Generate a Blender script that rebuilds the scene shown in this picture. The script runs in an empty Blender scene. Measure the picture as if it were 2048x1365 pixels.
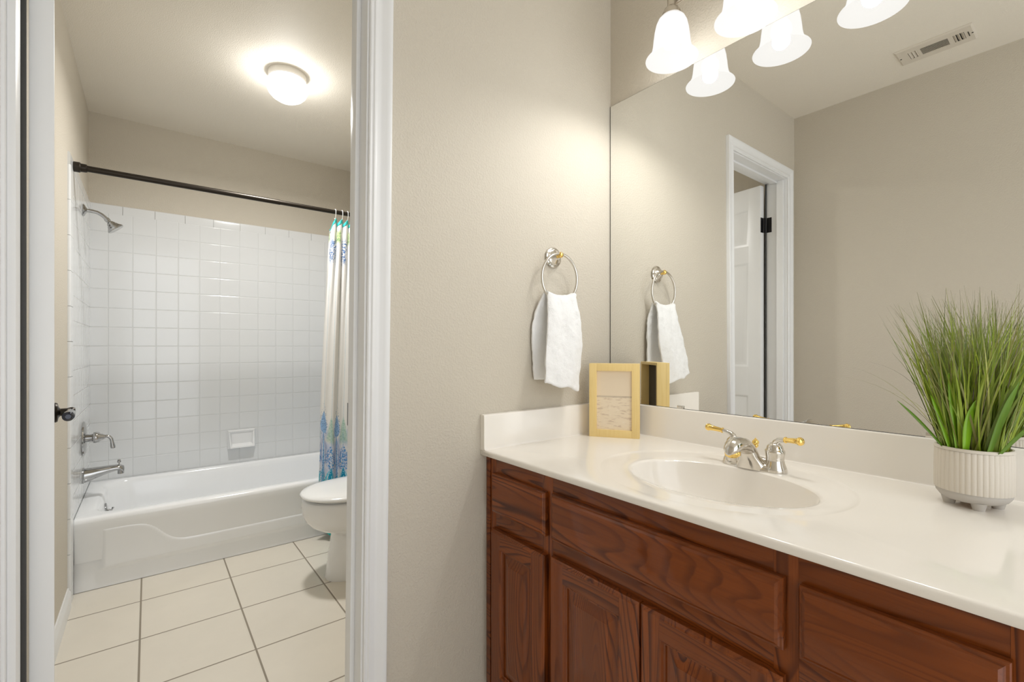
import bpy, bmesh, math, random
from mathutils import Vector, Matrix
PI = math.pi
R = random.Random(7)
S = bpy.context.scene
COL = S.collection

# ------------------------------------------------------------------ camera, world, exposure
H_CAM = 1.1025
cam = bpy.data.cameras.new('camera')
cam.sensor_width = 36.0
cam.lens = 36.0 * 930.68 / 2048
cam.shift_y = 12.13 / 2048
cam.clip_start = 0.02
cam_o = bpy.data.objects.new('camera', cam)
COL.objects.link(cam_o)
cam_o.location = (0, 0, H_CAM)
cam_o.rotation_euler = (PI / 2, 0, -0.6632)
S.camera = cam_o

W = bpy.data.worlds.new('world'); S.world = W
W.use_nodes = True
W.node_tree.nodes['Background'].inputs[0].default_value = (0.96, 0.98, 1.0, 1)
W.node_tree.nodes['Background'].inputs[1].default_value = 1.75

S.view_settings.view_transform = 'Standard'
S.view_settings.look = 'None'
S.view_settings.exposure = 0.2
S.view_settings.gamma = 1.0
S.view_settings.use_curve_mapping = False
S.cycles.max_bounces = 14
S.cycles.diffuse_bounces = 7
S.cycles.glossy_bounces = 7
S.cycles.sample_clamp_indirect = 6.0

BULB_W = 5.4          # watts of each vanity bulb
SHADE_E = 0.95        # glow of the frosted shades
TUB_W = 6.5          # watts of the tub room fixture
TUB_E = 2.2           # glow of its glass

def point_light(name, loc, watts, radius, color=(1, 0.985, 0.955)):
    l = bpy.data.lights.new(name, 'POINT')
    l.energy = watts; l.shadow_soft_size = radius; l.color = color
    o = bpy.data.objects.new(name, l); COL.objects.link(o); o.location = loc
    return o

LIGHT_X, LIGHT_Z = 1.241, 1.970
LIGHT_Y = (0.808, 0.589, 0.370)
for y in LIGHT_Y:
    point_light('vanity_bulb_light', (LIGHT_X, y, LIGHT_Z + 0.030), BULB_W, 0.024)
TUBL = (0.542, 2.497)
point_light('tub_room_bulb_light', (TUBL[0], TUBL[1], 2.350), TUB_W, 0.05)

dl = bpy.data.lights.new('tub_room_down_light', 'AREA')       # the bright bottom of the same lamp
dl.shape = 'DISK'; dl.size = 0.15; dl.energy = 24.5; dl.spread = math.radians(165); dl.color = (1, 0.985, 0.955)
dlo = bpy.data.objects.new('tub_room_down_light', dl); COL.objects.link(dlo); dlo.location = (TUBL[0], TUBL[1], 2.362)

# ------------------------------------------------------------------ node helpers
class NT:
    def __init__(s, name):
        s.m = bpy.data.materials.new(name); s.m.use_nodes = True
        s.t = s.m.node_tree; s.t.nodes.clear()
        s.out = s.t.nodes.new('ShaderNodeOutputMaterial')
        s.p = s.t.nodes.new('ShaderNodeBsdfPrincipled')
        s.t.links.new(s.p.outputs[0], s.out.inputs[0])
    def n(s, typ, **kw):
        nd = s.t.nodes.new(typ)
        for k, v in kw.items(): setattr(nd, k, v)
        return nd
    def l(s, a, b): s.t.links.new(a, b)
    def put(s, sock, v):
        if hasattr(v, 'is_linked') or isinstance(v, bpy.types.NodeSocket): s.l(v, sock)
        else: sock.default_value = v
    def math(s, op, a, b=0.0, c=None):
        nd = s.n('ShaderNodeMath', operation=op)
        s.put(nd.inputs[0], a); s.put(nd.inputs[1], b)
        if c is not None: s.put(nd.inputs[2], c)
        return nd.outputs[0]
    def step(s, lo, hi, v):
        nd = s.n('ShaderNodeMapRange', interpolation_type='SMOOTHSTEP')
        s.put(nd.inputs['Value'], v); nd.inputs['From Min'].default_value = lo; nd.inputs['From Max'].default_value = hi
        return nd.outputs[0]
    def mix(s, f, a, b):
        nd = s.n('ShaderNodeMix', data_type='RGBA')
        s.put(nd.inputs[0], f)
        for sock, v in ((nd.inputs[6], a), (nd.inputs[7], b)):
            if isinstance(v, (tuple, list)): sock.default_value = (v[0], v[1], v[2], 1)
            else: s.l(v, sock)
        return nd.outputs[2]
    def obj(s): return s.n('ShaderNodeTexCoord').outputs['Object']
    def uv(s): return s.n('ShaderNodeTexCoord').outputs['UV']
    def sep(s, v):
        nd = s.n('ShaderNodeSeparateXYZ'); s.l(v, nd.inputs[0]); return nd.outputs
    def comb(s, x, y, z=0.0):
        nd = s.n('ShaderNodeCombineXYZ')
        for i, v in enumerate((x, y, z)): s.put(nd.inputs[i], v)
        return nd.outputs[0]
    def mapping(s, v, loc=(0, 0, 0), scale=(1, 1, 1)):
        nd = s.n('ShaderNodeMapping'); s.l(v, nd.inputs[0])
        nd.inputs['Location'].default_value = loc; nd.inputs['Scale'].default_value = scale
        return nd.outputs[0]
    def noise(s, v, scale, detail=2.0, rough=0.5, col=False):
        nd = s.n('ShaderNodeTexNoise'); s.l(v, nd.inputs['Vector'])
        nd.inputs['Scale'].default_value = scale; nd.inputs['Detail'].default_value = detail
        nd.inputs['Roughness'].default_value = rough
        return nd.outputs[1 if col else 0]
    def bump(s, hgt, dist, strength=1.0):
        nd = s.n('ShaderNodeBump'); s.l(hgt, nd.inputs['Height'])
        nd.inputs['Distance'].default_value = dist; nd.inputs['Strength'].default_value = strength
        s.l(nd.outputs[0], s.p.inputs['Normal'])
    def base(s, c): s.put(s.p.inputs['Base Color'], (c[0], c[1], c[2], 1) if isinstance(c, (tuple, list)) else c)
    def rough(s, v): s.put(s.p.inputs['Roughness'], v)
    def set(s, **kw):
        for k, v in kw.items(): s.p.inputs[k].default_value = v

def srgb(r, g, b):
    f = lambda c: (c / 255 / 12.92) if c <= 10 else ((c / 255 + 0.055) / 1.055) ** 2.4
    return (f(r), f(g), f(b))

def simple(name, c, rough=0.5, metal=0.0, coat=0.0, mottling=0.0, bump=0.0, bscale=200, spec=0.5):
    t = NT(name)
    t.set(Metallic=metal); t.rough(rough)
    t.p.inputs['Specular IOR Level'].default_value = spec
    if coat: t.p.inputs['Coat Weight'].default_value = coat; t.p.inputs['Coat Roughness'].default_value = 0.05
    v = t.obj()
    if mottling:
        n = t.noise(v, 9, 3)
        lo = tuple(x * (1 - mottling) for x in c); hi = tuple(min(1, x * (1 + mottling)) for x in c)
        t.base(t.mix(n, lo, hi))
    else: t.base(c)
    if bump: t.bump(t.noise(v, bscale, 3), bump)
    return t.m

PAINT = (0.570, 0.525, 0.445)
def paint(name, c, bd=0.0006, scale=170):
    t = NT(name); v = t.obj()
    t.base(c); t.rough(0.62); t.p.inputs['Specular IOR Level'].default_value = 0.35
    n = t.noise(v, scale, 2.5, 0.55)
    n2 = t.step(0.40, 0.66, n)
    t.bump(n2, bd, 0.8)
    return t.m

def tiles(name, axes, off, size, face, grout, gw, rough, bd, vary=0.0):
    t = NT(name); o = t.sep(t.obj())
    ia, ib = 'xyz'.index(axes[0]), 'xyz'.index(axes[1])
    vec = t.comb(t.math('SUBTRACT', o[ia], off[0]), t.math('SUBTRACT', o[ib], off[1]), 0.0)
    def brick(mort, smooth):
        nd = t.n('ShaderNodeTexBrick'); nd.offset = 0.0; nd.squash = 1.0
        t.l(vec, nd.inputs['Vector'])
        nd.inputs['Scale'].default_value = 1.0
        nd.inputs['Brick Width'].default_value = size; nd.inputs['Row Height'].default_value = size
        nd.inputs['Mortar Size'].default_value = mort; nd.inputs['Mortar Smooth'].default_value = smooth
        nd.inputs['Color1'].default_value = (1, 1, 1, 1); nd.inputs['Color2'].default_value = (1 - vary,) * 3 + (1,)
        nd.inputs['Mortar'].default_value = (0, 0, 0, 1)
        return nd
    b1 = brick(gw, 0.15)
    fc = face
    if vary:
        cl = t.noise(t.obj(), 3.2, 6, 0.6)
        fc = t.mix(cl, tuple(x * 0.90 for x in face), tuple(min(1, x * 1.06) for x in face))
        fc = t.mix(t.step(0.56, 0.75, t.noise(t.obj(), 7, 8, 0.7)), fc, tuple(x * 0.93 for x in face))
    t.base(t.mix(b1.outputs['Fac'], fc, grout))
    t.rough(t.math('ADD', rough, t.math('MULTIPLY', b1.outputs['Fac'], 0.4)))
    b2 = brick(gw * 3.0, 1.0)
    t.bump(t.math('SUBTRACT', 1.0, b2.outputs['Fac']), bd)
    return t.m

def wood(name, axis, light, dark, seed=0.0):
    """stained oak; axis = grain direction, grain shown on every face"""
    t = NT(name); v = t.obj()
    sc = [7.0, 7.0, 7.0]; sc[axis] = 0.75
    m = t.mapping(v, (seed, seed * 1.7, seed * 0.6), sc)
    n = t.noise(m, 1.0, 1.5, 0.45)
    ph = t.math('FRACT', t.math('MULTIPLY', n, 36.0))
    ring = t.math('MULTIPLY', t.step(0.0, 0.42, ph), t.step(1.0, 0.90, ph))
    sp = [330.0, 330.0, 330.0]; sp[axis] = 9.0
    pores = t.step(0.52, 0.70, t.noise(t.mapping(v, (0, 0, 0), sp), 1.0, 2))
    sb = [26.0, 26.0, 26.0]; sb[axis] = 0.8
    broad = t.noise(t.mapping(v, (seed, 3, 1), sb), 1.0, 3)
    c1 = t.mix(ring, dark, light)
    c2 = t.mix(t.math('MULTIPLY', pores, 0.42), c1, dark)
    c3 = t.mix(t.step(0.3, 0.75, broad), c2, tuple(0.55 * a + 0.45 * b for a, b in zip(light, dark)))
    t.base(c3); t.rough(0.30)
    t.p.inputs['Coat Weight'].default_value = 0.55; t.p.inputs['Coat Roughness'].default_value = 0.06; t.p.inputs['Specular IOR Level'].default_value = 0.15
    t.bump(t.math('SUBTRACT', 1.0, t.math('MULTIPLY', pores, 0.6)), 0.0002, 0.5)
    return t.m

def emis(name, c, strength, base=(0.9, 0.9, 0.9), rough=0.4):
    t = NT(name); t.base(base); t.rough(rough)
    t.p.inputs['Emission Color'].default_value = (c[0], c[1], c[2], 1)
    t.p.inputs['Emission Strength'].default_value = strength
    return t.m

def glowing_glass(name, c, strength, clear):
    """frosted lamp glass: glows, and lets part of the bulb's light through"""
    t = NT(name); t.base((0.001, 0.001, 0.001)); t.rough(0.5); t.p.inputs['Specular IOR Level'].default_value = 0.0
    t.p.inputs['Emission Color'].default_value = (c[0], c[1], c[2], 1)
    t.p.inputs['Emission Strength'].default_value = strength
    tr = t.n('ShaderNodeBsdfTransparent'); mx = t.n('ShaderNodeMixShader'); mx.inputs[0].default_value = clear
    t.l(t.p.outputs[0], mx.inputs[1]); t.l(tr.outputs[0], mx.inputs[2]); t.l(mx.outputs[0], t.out.inputs[0])
    return t.m

M = {}
M['paint'] = paint('greige_wall_paint', PAINT)
M['ceil'] = paint('ceiling_paint', (0.80, 0.755, 0.67), 0.0005, 230)
M['trim'] = simple('white_trim_enamel', (0.78, 0.79, 0.80), 0.35, mottling=0.02)
M['door'] = simple('white_door_enamel', (0.78, 0.79, 0.795), 0.38, mottling=0.02)
WHITE_T, GROUT_T = (0.72, 0.735, 0.745), (0.64, 0.655, 0.66)
M['tile_xz'] = tiles('white_wall_tile_back', 'xz', (-0.185, 1.882), 0.1107, WHITE_T, GROUT_T, 0.0016, 0.10, 0.0011)
M['tile_yz'] = tiles('white_wall_tile_side', 'yz', (3.566, 1.882), 0.1107, WHITE_T, GROUT_T, 0.0016, 0.10, 0.0011)
M['bull'] = simple('white_bullnose_tile', WHITE_T, 0.12)
M['grout'] = simple('wall_grout', GROUT_T, 0.7)
M['floor'] = tiles('cream_floor_tile', 'xy', (-0.0258, 2.5804), 0.335, (0.73, 0.685, 0.60), (0.27, 0.235, 0.185), 0.0034, 0.32, 0.001, 0.05)
M['tub'] = simple('white_tub_enamel', (0.855, 0.87, 0.885), 0.13, mottling=0.01)
M['china'] = simple('white_vitreous_china', (0.82, 0.83, 0.84), 0.06, coat=0.3)
M['seat'] = simple('white_seat_plastic', (0.82, 0.83, 0.835), 0.16)
M['chrome'] = simple('polished_chrome', (0.45, 0.45, 0.45), 0.07, 1.0)
M['nickel'] = simple('brushed_nickel', (0.62, 0.58, 0.52), 0.27, 1.0, bump=0.00005, bscale=900)
M['satin'] = simple('satin_nickel', (0.70, 0.67, 0.62), 0.14, 1.0)
M['brass'] = simple('polished_brass', (0.95, 0.68, 0.22), 0.10, 1.0)
M['bronze'] = simple('dark_bronze_metal', (0.030, 0.024, 0.018), 0.33, 0.7, mottling=0.1)
M['black'] = simple('black_metal', (0.012, 0.012, 0.014), 0.3, 0.6)
M['navy'] = simple('blue_black_lacquered_metal', (0.010, 0.013, 0.028), 0.16, 0.4, coat=0.5)
M['marble'] = simple('cream_cultured_marble', (0.875, 0.84, 0.785), 0.12, mottling=0.015, coat=0.25)
WL, WD = (0.255, 0.062, 0.010), (0.060, 0.012, 0.0025)
M['woodh'] = wood('stained_oak_horizontal', 1, WL, WD, 2.0)
M['woodh2'] = wood('stained_oak_horizontal_deep', 1, tuple(x * 0.9 for x in WL), WD, 5.3)
M['woodv'] = wood('stained_oak_vertical', 2, WL, WD, 1.0)
M['woodv2'] = wood('stained_oak_vertical_panel', 2, tuple(x * 0.95 for x in WL), WD, 9.0)
M['ply'] = simple('cabinet_inside_board', (0.30, 0.20, 0.11), 0.6)
M['mirror'] = simple('mirror_silver', (0.93, 0.935, 0.92), 0.0, 1.0)
M['mirror_edge'] = simple('mirror_dark_edge', (0.03, 0.03, 0.028), 0.4)
M['shade'] = glowing_glass('frosted_shade_glass', (1, 0.98, 0.955), SHADE_E, 0.38)
M['bulb'] = glowing_glass('bulb_glow', (1, 0.98, 0.95), 2.0, 0.6)
M['dome'] = glowing_glass('dome_glass_glow', (1, 0.98, 0.95), TUB_E, 0.6)
M['lampbase'] = simple('cream_lamp_base', (0.88, 0.86, 0.82), 0.4)
M['vent'] = simple('cream_vent_enamel', (0.66, 0.61, 0.53), 0.4)
M['dark'] = simple('dark_cavity', (0.02, 0.018, 0.012), 0.8)
M['pot'] = simple('cream_matte_ceramic', (0.66, 0.61, 0.53), 0.75, bump=0.0002, bscale=400)
M['potb'] = simple('bare_grey_ceramic', (0.52, 0.49, 0.45), 0.8, bump=0.0002, bscale=500)
M['cork'] = simple('tan_foot_pad', (0.45, 0.27, 0.08), 0.7)
M['soil'] = simple('dark_soil', (0.02, 0.016, 0.01), 0.9, bump=0.004, bscale=120)
M['frame'] = NT('pale_gilt_wood')
_t = M['frame']; _v = _t.obj()
_g = _t.noise(_t.mapping(_v, (0, 0, 0), (300, 300, 12)), 1.0, 2)
_t.base(_t.mix(_g, (0.80, 0.58, 0.22), (0.90, 0.71, 0.34))); _t.rough(0.42); M['frame'] = _t.m
M['framein'] = simple('dark_frame_inside', (0.09, 0.075, 0.05), 0.8)

# picture: sky above a pale sea with wave lines
_t = NT('beach_print'); _o = _t.sep(_t.uv()); _uvv = _t.uv()
_sky = _t.mix(_o[1], (0.86, 0.74, 0.58), (0.80, 0.67, 0.50))
_wv = _t.noise(_t.mapping(_uvv, (0, 0, 0), (3.5, 22, 1)), 1.0, 5, 0.62)
_wv2 = _t.noise(_t.mapping(_uvv, (3, 1, 0), (7, 16, 1)), 1.0, 6, 0.7)
_sea = _t.mix(_t.step(0.50, 0.66, _wv), (0.84, 0.72, 0.55), (0.64, 0.50, 0.37))
_sea = _t.mix(_t.step(0.55, 0.68, _wv2), _sea, (0.86, 0.75, 0.60))
_hor = _t.step(0.575, 0.565, _o[1])
_c = _t.mix(_hor, _sky, _sea)
_line = _t.math('MULTIPLY', _t.step(0.535, 0.56, _o[1]), _t.step(0.585, 0.568, _o[1]))
_t.base(_t.mix(_t.math('MULTIPLY', _line, 0.4), _c, (0.28, 0.22, 0.16)))
_t.rough(0.35); _t.p.inputs['Coat Weight'].default_value = 0.25; M['print'] = _t.m

# terry cloth
_t = NT('white_terry'); _v = _t.obj()
_t.base((0.85, 0.855, 0.86)); _t.rough(0.95); _t.p.inputs['Specular IOR Level'].default_value = 0.1
_t.p.inputs['Sheen Weight'].default_value = 0.3
_n = _t.math('ADD', _t.noise(_v, 420, 2), _t.math('MULTIPLY', _t.noise(_v, 60, 3), 1.5))
_t.bump(_n, 0.0016); M['terry'] = _t.m

# grass blades: u = tint of the blade, v = along the blade
_t = NT('artificial_grass'); _o = _t.sep(_t.uv())
_r = _t.n('ShaderNodeValToRGB'); _t.l(_o[0], _r.inputs[0])
_e = _r.color_ramp.elements
_e[0].position = 0.0; _e[0].color = (0.10, 0.17, 0.016, 1)
_e[1].position = 1.0; _e[1].color = (0.135, 0.110, 0.080, 1)
for p, c in ((0.25, (0.24, 0.33, 0.022)), (0.50, (0.38, 0.47, 0.045)), (0.68, (0.16, 0.25, 0.022)), (0.82, (0.38, 0.40, 0.11)), (0.92, (0.26, 0.26, 0.08))):
    k = _e.new(p); k.color = (*c, 1)
_tip = _t.math('MULTIPLY', _t.step(0.70, 1.0, _o[1]), 0.6)
_c = _t.mix(_tip, _r.outputs[0], (0.24, 0.20, 0.17))
_t.base(_c); _t.rough(0.42); M['grass'] = _t.m
M['leaf'] = simple('bright_green_leaf', (0.21, 0.42, 0.014), 0.38, mottling=0.25)
M['leafd'] = simple('deep_green_leaf', (0.11, 0.22, 0.014), 0.4, mottling=0.2)

# shower curtain print: u = metres along the cloth, v = height above the floor
def curtain_mat():
    t = NT('printed_curtain_cloth'); uv = t.uv(); o = t.sep(uv); u, z = o[0], o[1]
    white = (0.74, 0.74, 0.73)
    P = 0.092
    def cell(off, p=P):
        return t.math('SUBTRACT', t.math('MULTIPLY', t.math('FRACT', t.math('ADD', t.math('DIVIDE', u, p), off + 50.0)), p), p / 2)
    def drop(cx, z0, hgt, wid):
        """teardrop mask: round at the bottom, pointed at the top; returns the distance-like value, <1 inside"""
        k = t.math('DIVIDE', t.math('SUBTRACT', z, z0), hgt)          # 0..1
        prof = t.math('MULTIPLY', t.math('POWER', t.math('MAXIMUM', t.math('SUBTRACT', 1.0, k), 0.001), 1.1),
                      t.math('POWER', t.math('MAXIMUM', k, 0.001), 0.42))
        w = t.math('MULTIPLY', prof, wid * 1.75)
        return t.math('DIVIDE', t.math('ABSOLUTE', cx), t.math('MAXIMUM', w, 0.0004))
    def inside(d, lo=0.0, hi=1.0):
        m = t.step(hi + 0.06, hi - 0.02, d)
        if lo > 0: m = t.math('MULTIPLY', m, t.step(lo - 0.04, lo + 0.04, d))
        return m
    def band(z0, z1, soft=0.02):
        return t.math('MULTIPLY', t.step(z0 - soft, z0 + soft, z), t.step(z1 + soft, z1 - soft, z))
    cA, cB = cell(0.25), cell(0.75)
    vor = t.n('ShaderNodeTexVoronoi'); t.l(t.mapping(uv, (0, 0, 0), (150, 150, 1)), vor.inputs['Vector'])
    vor.inputs['Scale'].default_value = 1.0
    dots = t.step(0.40, 0.30, vor.outputs['Distance'])
    nz = t.noise(uv, 110, 3, 0.6)
    blot = t.step(0.47, 0.56, nz)
    soft = t.noise(uv, 22, 3, 0.6)
    col = white
    # pale lilac wash under the lower bands
    wash = t.math('MULTIPLY', band(0.30, 0.64, 0.05), t.step(0.30, 0.62, soft))
    col = t.mix(t.math('MULTIPLY', wash, 0.75), col, (0.44, 0.52, 0.74))
    # green haze trees between the blue motifs
    gk = t.math('DIVIDE', t.math('SUBTRACT', z, 0.545), 0.17)
    gw = t.math('MULTIPLY', t.math('SUBTRACT', 1.05, gk), 0.036)
    gm = t.math('MULTIPLY', t.step(1.1, 0.5, t.math('DIVIDE', t.math('ABSOLUTE', cB), t.math('MAXIMUM', gw, 0.001))), band(0.56, 0.70, 0.02))
    col = t.mix(t.math('MULTIPLY', gm, 0.75), col, t.mix(blot, (0.44, 0.60, 0.50), (0.24, 0.45, 0.34)))
    # upper row: blue spires
    d = drop(cA, 0.595, 0.13, 0.026)
    col = t.mix(t.math('MULTIPLY', inside(d), 0.85), col, t.mix(dots, (0.22, 0.42, 0.72), (0.03, 0.12, 0.33)))
    d2 = drop(cA, 0.575, 0.20, 0.033)
    col = t.mix(t.math('MULTIPLY', t.math('MULTIPLY', inside(d2, 0.62, 1.0), dots), 0.9), col, (0.05, 0.16, 0.36))
    # lilac lace
    d = drop(cA, 0.42, 0.17, 0.040)
    lace = t.math('MAXIMUM', inside(d, 0.86, 1.0), t.math('MULTIPLY', inside(d, 0.40, 0.62), 1.0))
    col = t.mix(t.math('MULTIPLY', lace, 0.85), col, (0.20, 0.28, 0.52))
    # lower row: strong blue trees
    d = drop(cB, 0.405, 0.145, 0.046)
    tree = t.math('MULTIPLY', inside(d), blot)
    col = t.mix(t.math('MULTIPLY', tree, 0.95), col, t.mix(dots, (0.05, 0.27, 0.62), (0.02, 0.07, 0.30)))
    sp = t.math('MULTIPLY', t.math('MULTIPLY', band(0.34, 0.52), dots), t.step(0.52, 0.60, t.noise(uv, 60, 2)))
    col = t.mix(sp, col, (0.05, 0.22, 0.42))
    # bottom row: turquoise paisley with rims
    d = drop(cB, 0.295, 0.125, 0.040)
    col = t.mix(inside(d, 0.80, 1.0), col, (0.05, 0.50, 0.66))
    col = t.mix(inside(d, 0.0, 0.62), col, t.mix(dots, (0.01, 0.26, 0.45), (0.30, 0.66, 0.78)))
    d = drop(cA, 0.26, 0.13, 0.040)
    col = t.mix(inside(d, 0.78, 1.0), col, (0.06, 0.40, 0.55))
    col = t.mix(t.math('MULTIPLY', inside(d, 0.0, 0.6), blot), col, (0.02, 0.30, 0.45))
    low = t.math('MULTIPLY', t.math('MULTIPLY', band(0.08, 0.33), blot), 0.8)
    col = t.mix(low, col, (0.10, 0.46, 0.52))
    # top: green flecks, then blue dotted clusters
    topA = t.math('MULTIPLY', t.step(0.030, 0.016, t.math('ABSOLUTE', cell(0.1, 0.085))), band(1.60, 1.735, 0.025))
    col = t.mix(t.math('MULTIPLY', t.math('MULTIPLY', topA, t.math('MAXIMUM', dots, blot)), 0.95), col, (0.03, 0.12, 0.33))
    topB = t.math('MULTIPLY', t.step(0.022, 0.008, t.math('ABSOLUTE', cell(0.6, 0.085))), band(1.715, 1.80, 0.02))
    col = t.mix(t.math('MULTIPLY', topB, 0.85), col, t.mix(blot, (0.40, 0.52, 0.20), (0.12, 0.25, 0.06)))
    t.base(col); t.rough(0.8); t.p.inputs['Specular IOR Level'].default_value = 0.2
    return t.m
M['curtain'] = curtain_mat()
M['teal'] = simple('teal_ribbon', (0.02, 0.42, 0.40), 0.6)

# ------------------------------------------------------------------ mesh helpers
class MB:
    """gathers shapes into one bmesh; build() makes ONE object"""
    def __init__(s): s.b = bmesh.new(); s.uvl = None
    def verts(s, pts): return [s.b.verts.new(p) for p in pts]
    def face(s, vs):
        try: return s.b.faces.new(vs)
        except ValueError: return None
    def box(s, x0, x1, y0, y1, z0, z1, bev=0.0, seg=2):
        v = s.verts([(x, y, z) for x in (x0, x1) for y in (y0, y1) for z in (z0, z1)])
        fs = [s.face([v[i] for i in q]) for q in ((0, 1, 3, 2), (4, 6, 7, 5), (0, 4, 5, 1), (2, 3, 7, 6), (0, 2, 6, 4), (1, 5, 7, 3))]
        if bev > 0:
            es = list({e for f in fs for e in f.edges})
            bmesh.ops.bevel(s.b, geom=es, offset=bev, segments=seg, profile=0.6, affect='EDGES')
        return s
    def rings(s, rings, closed=True, cap0=False, cap1=False, loop=False):
        """skin consecutive rings of points"""
        vr = [s.verts(r) for r in rings]
        n = len(vr[0]); pairs = list(zip(vr, vr[1:])) + ([(vr[-1], vr[0])] if loop else [])
        for a, b in pairs:
            for i in range(n if closed else n - 1):
                j = (i + 1) % n
                s.face([a[i], a[j], b[j], b[i]])
        if cap0: s.face(list(reversed(vr[0])))
        if cap1: s.face(vr[-1])
        return vr
    def lathe(s, prof, origin=(0, 0, 0), axis=(0, 0, 1), n=32, cap0=True, cap1=True, mod=None):
        """prof: list of (radius, along axis)"""
        ax = Vector(axis).normalized(); q = Vector((0, 0, 1)).rotation_difference(ax).to_matrix(); o = Vector(origin)
        rg = []
        for r, h in prof:
            r = max(r, 1e-5); ring = []
            for i in range(n):
                a = 2 * PI * i / n; rr = r * (mod(a, h) if mod else 1)
                ring.append(o + q @ Vector((rr * math.cos(a), rr * math.sin(a), h)))
            rg.append(ring)
        s.rings(rg, True, cap0, cap1); return s
    def tube(s, pts, rad, n=12, closed=False, flat=1.0, up=None):
        P = [Vector(p) for p in pts]; rg = []; N = len(P)
        rad = rad if isinstance(rad, (list, tuple)) else [rad] * N
        prev = None
        for i in range(N):
            if closed: t = (P[(i + 1) % N] - P[i - 1]).normalized()
            else: t = (P[min(i + 1, N - 1)] - P[max(i - 1, 0)]).normalized()
            if prev is None:
                ref = Vector(up) if up else (Vector((0, 0, 1)) if abs(t.z) < 0.9 else Vector((1, 0, 0)))
                a = t.cross(ref).normalized()
            else:
                a = (prev - t * prev.dot(t)).normalized()
            prev = a; b = t.cross(a)
            rg.append([P[i] + (a * math.cos(2 * PI * k / n) + b * (math.sin(2 * PI * k / n) * flat)) * rad[i] for k in range(n)])
        s.rings(rg, True, not closed, not closed, closed); return s
    def prism(s, poly, fn, h0, h1):
        """extrude the 2-D outline poly; fn(a, b, h) gives the 3-D point"""
        s.rings([[fn(a, b, h0) for a, b in poly], [fn(a, b, h1) for a, b in poly]], True, True, True); return s
    def grid(s, nu, nv, fn, uvfn=None, close_u=False):
        vs = [[s.b.verts.new(fn(i / (nu - 1), j / (nv - 1))) for i in range(nu)] for j in range(nv)]
        if uvfn and s.uvl is None: s.uvl = s.b.loops.layers.uv.new('UVMap')
        for j in range(nv - 1):
            for i in range(nu - 1):
                f = s.face([vs[j][i], vs[j][i + 1], vs[j + 1][i + 1], vs[j + 1][i]])
                if uvfn:
                    for lp, (a, c) in zip(f.loops, ((i, j), (i + 1, j), (i + 1, j + 1), (i, j + 1))):
                        lp[s.uvl].uv = uvfn(a / (nu - 1), c / (nv - 1))
        return s
    def build(s, name, mat, parent=None, angle=38, recalc=True, origin=None, solid=None, subsurf=0):
        """vertices are in world space for a top-level mesh or the local space of its thing"""
        if recalc: bmesh.ops.recalc_face_normals(s.b, faces=s.b.faces[:])
        if origin is not None: bmesh.ops.translate(s.b, verts=s.b.verts[:], vec=-Vector(origin))
        me = bpy.data.meshes.new(name); s.b.to_mesh(me); s.b.free()
        for p in me.polygons: p.use_smooth = True
        if angle < 180: me.set_sharp_from_angle(angle=math.radians(angle))
        for m_ in (mat if isinstance(mat, (list, tuple)) else [mat]): me.materials.append(m_)
        o = bpy.data.objects.new(name, me); COL.objects.link(o)
        if origin is not None: o.location = origin
        if parent is not None: o.parent = parent
        if solid:
            md = o.modifiers.new('thickness', 'SOLIDIFY'); md.thickness = solid; md.offset = 0
        if subsurf:
            md = o.modifiers.new('smooth', 'SUBSURF'); md.levels = subsurf; md.render_levels = subsurf
        return o

def tag(o, label=None, cat=None, group=None, kind=None):
    if label: o['label'] = label
    if cat: o['category'] = cat
    if group: o['group'] = group
    if kind: o['kind'] = kind
    return o
def thing(name, label, cat, loc=(0, 0, 0), rz=0.0, group=None, kind=None):
    o = bpy.data.objects.new(name, None); o.empty_display_size = 0.05
    COL.objects.link(o); o.location = loc; o.rotation_euler = (0, 0, rz)
    return tag(o, label, cat, group, kind)
def struct(name, mb, mat, label, cat, parent=None, **kw):
    o = mb.build(name, mat, parent, **kw)
    if parent is None: tag(o, label, cat, kind='structure')
    return o

# ------------------------------------------------------------------ the place
D1, D1B = 1.14, 1.255              # towel wall, vanity face and tub-room face
XM = 1.351                         # mirror face
XW = 1.357                         # wall the mirror hangs on
XL = -0.305                        # left wall of the vanity room
YR = -1.05                         # open rear end of the vanity room, no wall built
TXL, TXR = -0.270, 1.262           # tub room walls
TY = 3.582                         # far wall of the tub room
H = 2.4513
OP0, OP1, OPH = -0.190, 0.423, 2.068     # door opening between the jamb faces

struct('floor', MB().box(-0.45, 1.50, YR - 0.1, TY + 0.1, -0.05, 0.0), M['floor'], 'cream square floor tiles with brown grout lines', 'floor')
struct('ceiling', MB().box(-0.45, 1.50, YR - 0.1, TY + 0.1, H, H + 0.05), M['ceil'], 'textured beige ceiling over both rooms', 'ceiling')
b = MB()
JT = 0.019
b.box(-0.45, OP0 - JT - 0.004, D1, D1B, 0, H)
b.box(OP1 + JT + 0.018, 1.50, D1, D1B, 0, H)
b.box(OP0 - JT - 0.004, OP1 + JT + 0.018, D1, D1B, OPH + JT + 0.004, H)
struct('wall_center', b, M['paint'], 'greige textured wall with the doorway and the towel ring', 'wall')
struct('wall_right', MB().box(XW, XW + 0.1, YR, D1, 0, H), M['paint'], 'greige wall behind the big mirror', 'wall')
struct('wall_left', MB().box(XL - 0.1, XL, YR, D1, 0, H), M['paint'], 'greige wall seen in the mirror beside the white door casing', 'wall')
struct('wall_tub_left', MB().box(TXL - 0.1, TXL, D1B, TY, 0, H), M['paint'], 'beige tub room wall behind the open door', 'wall')
struct('wall_tub_right', MB().box(TXR, TXR + 0.1, D1B, TY, 0, H), M['paint'], 'beige tub room wall behind the toilet', 'wall')
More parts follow.
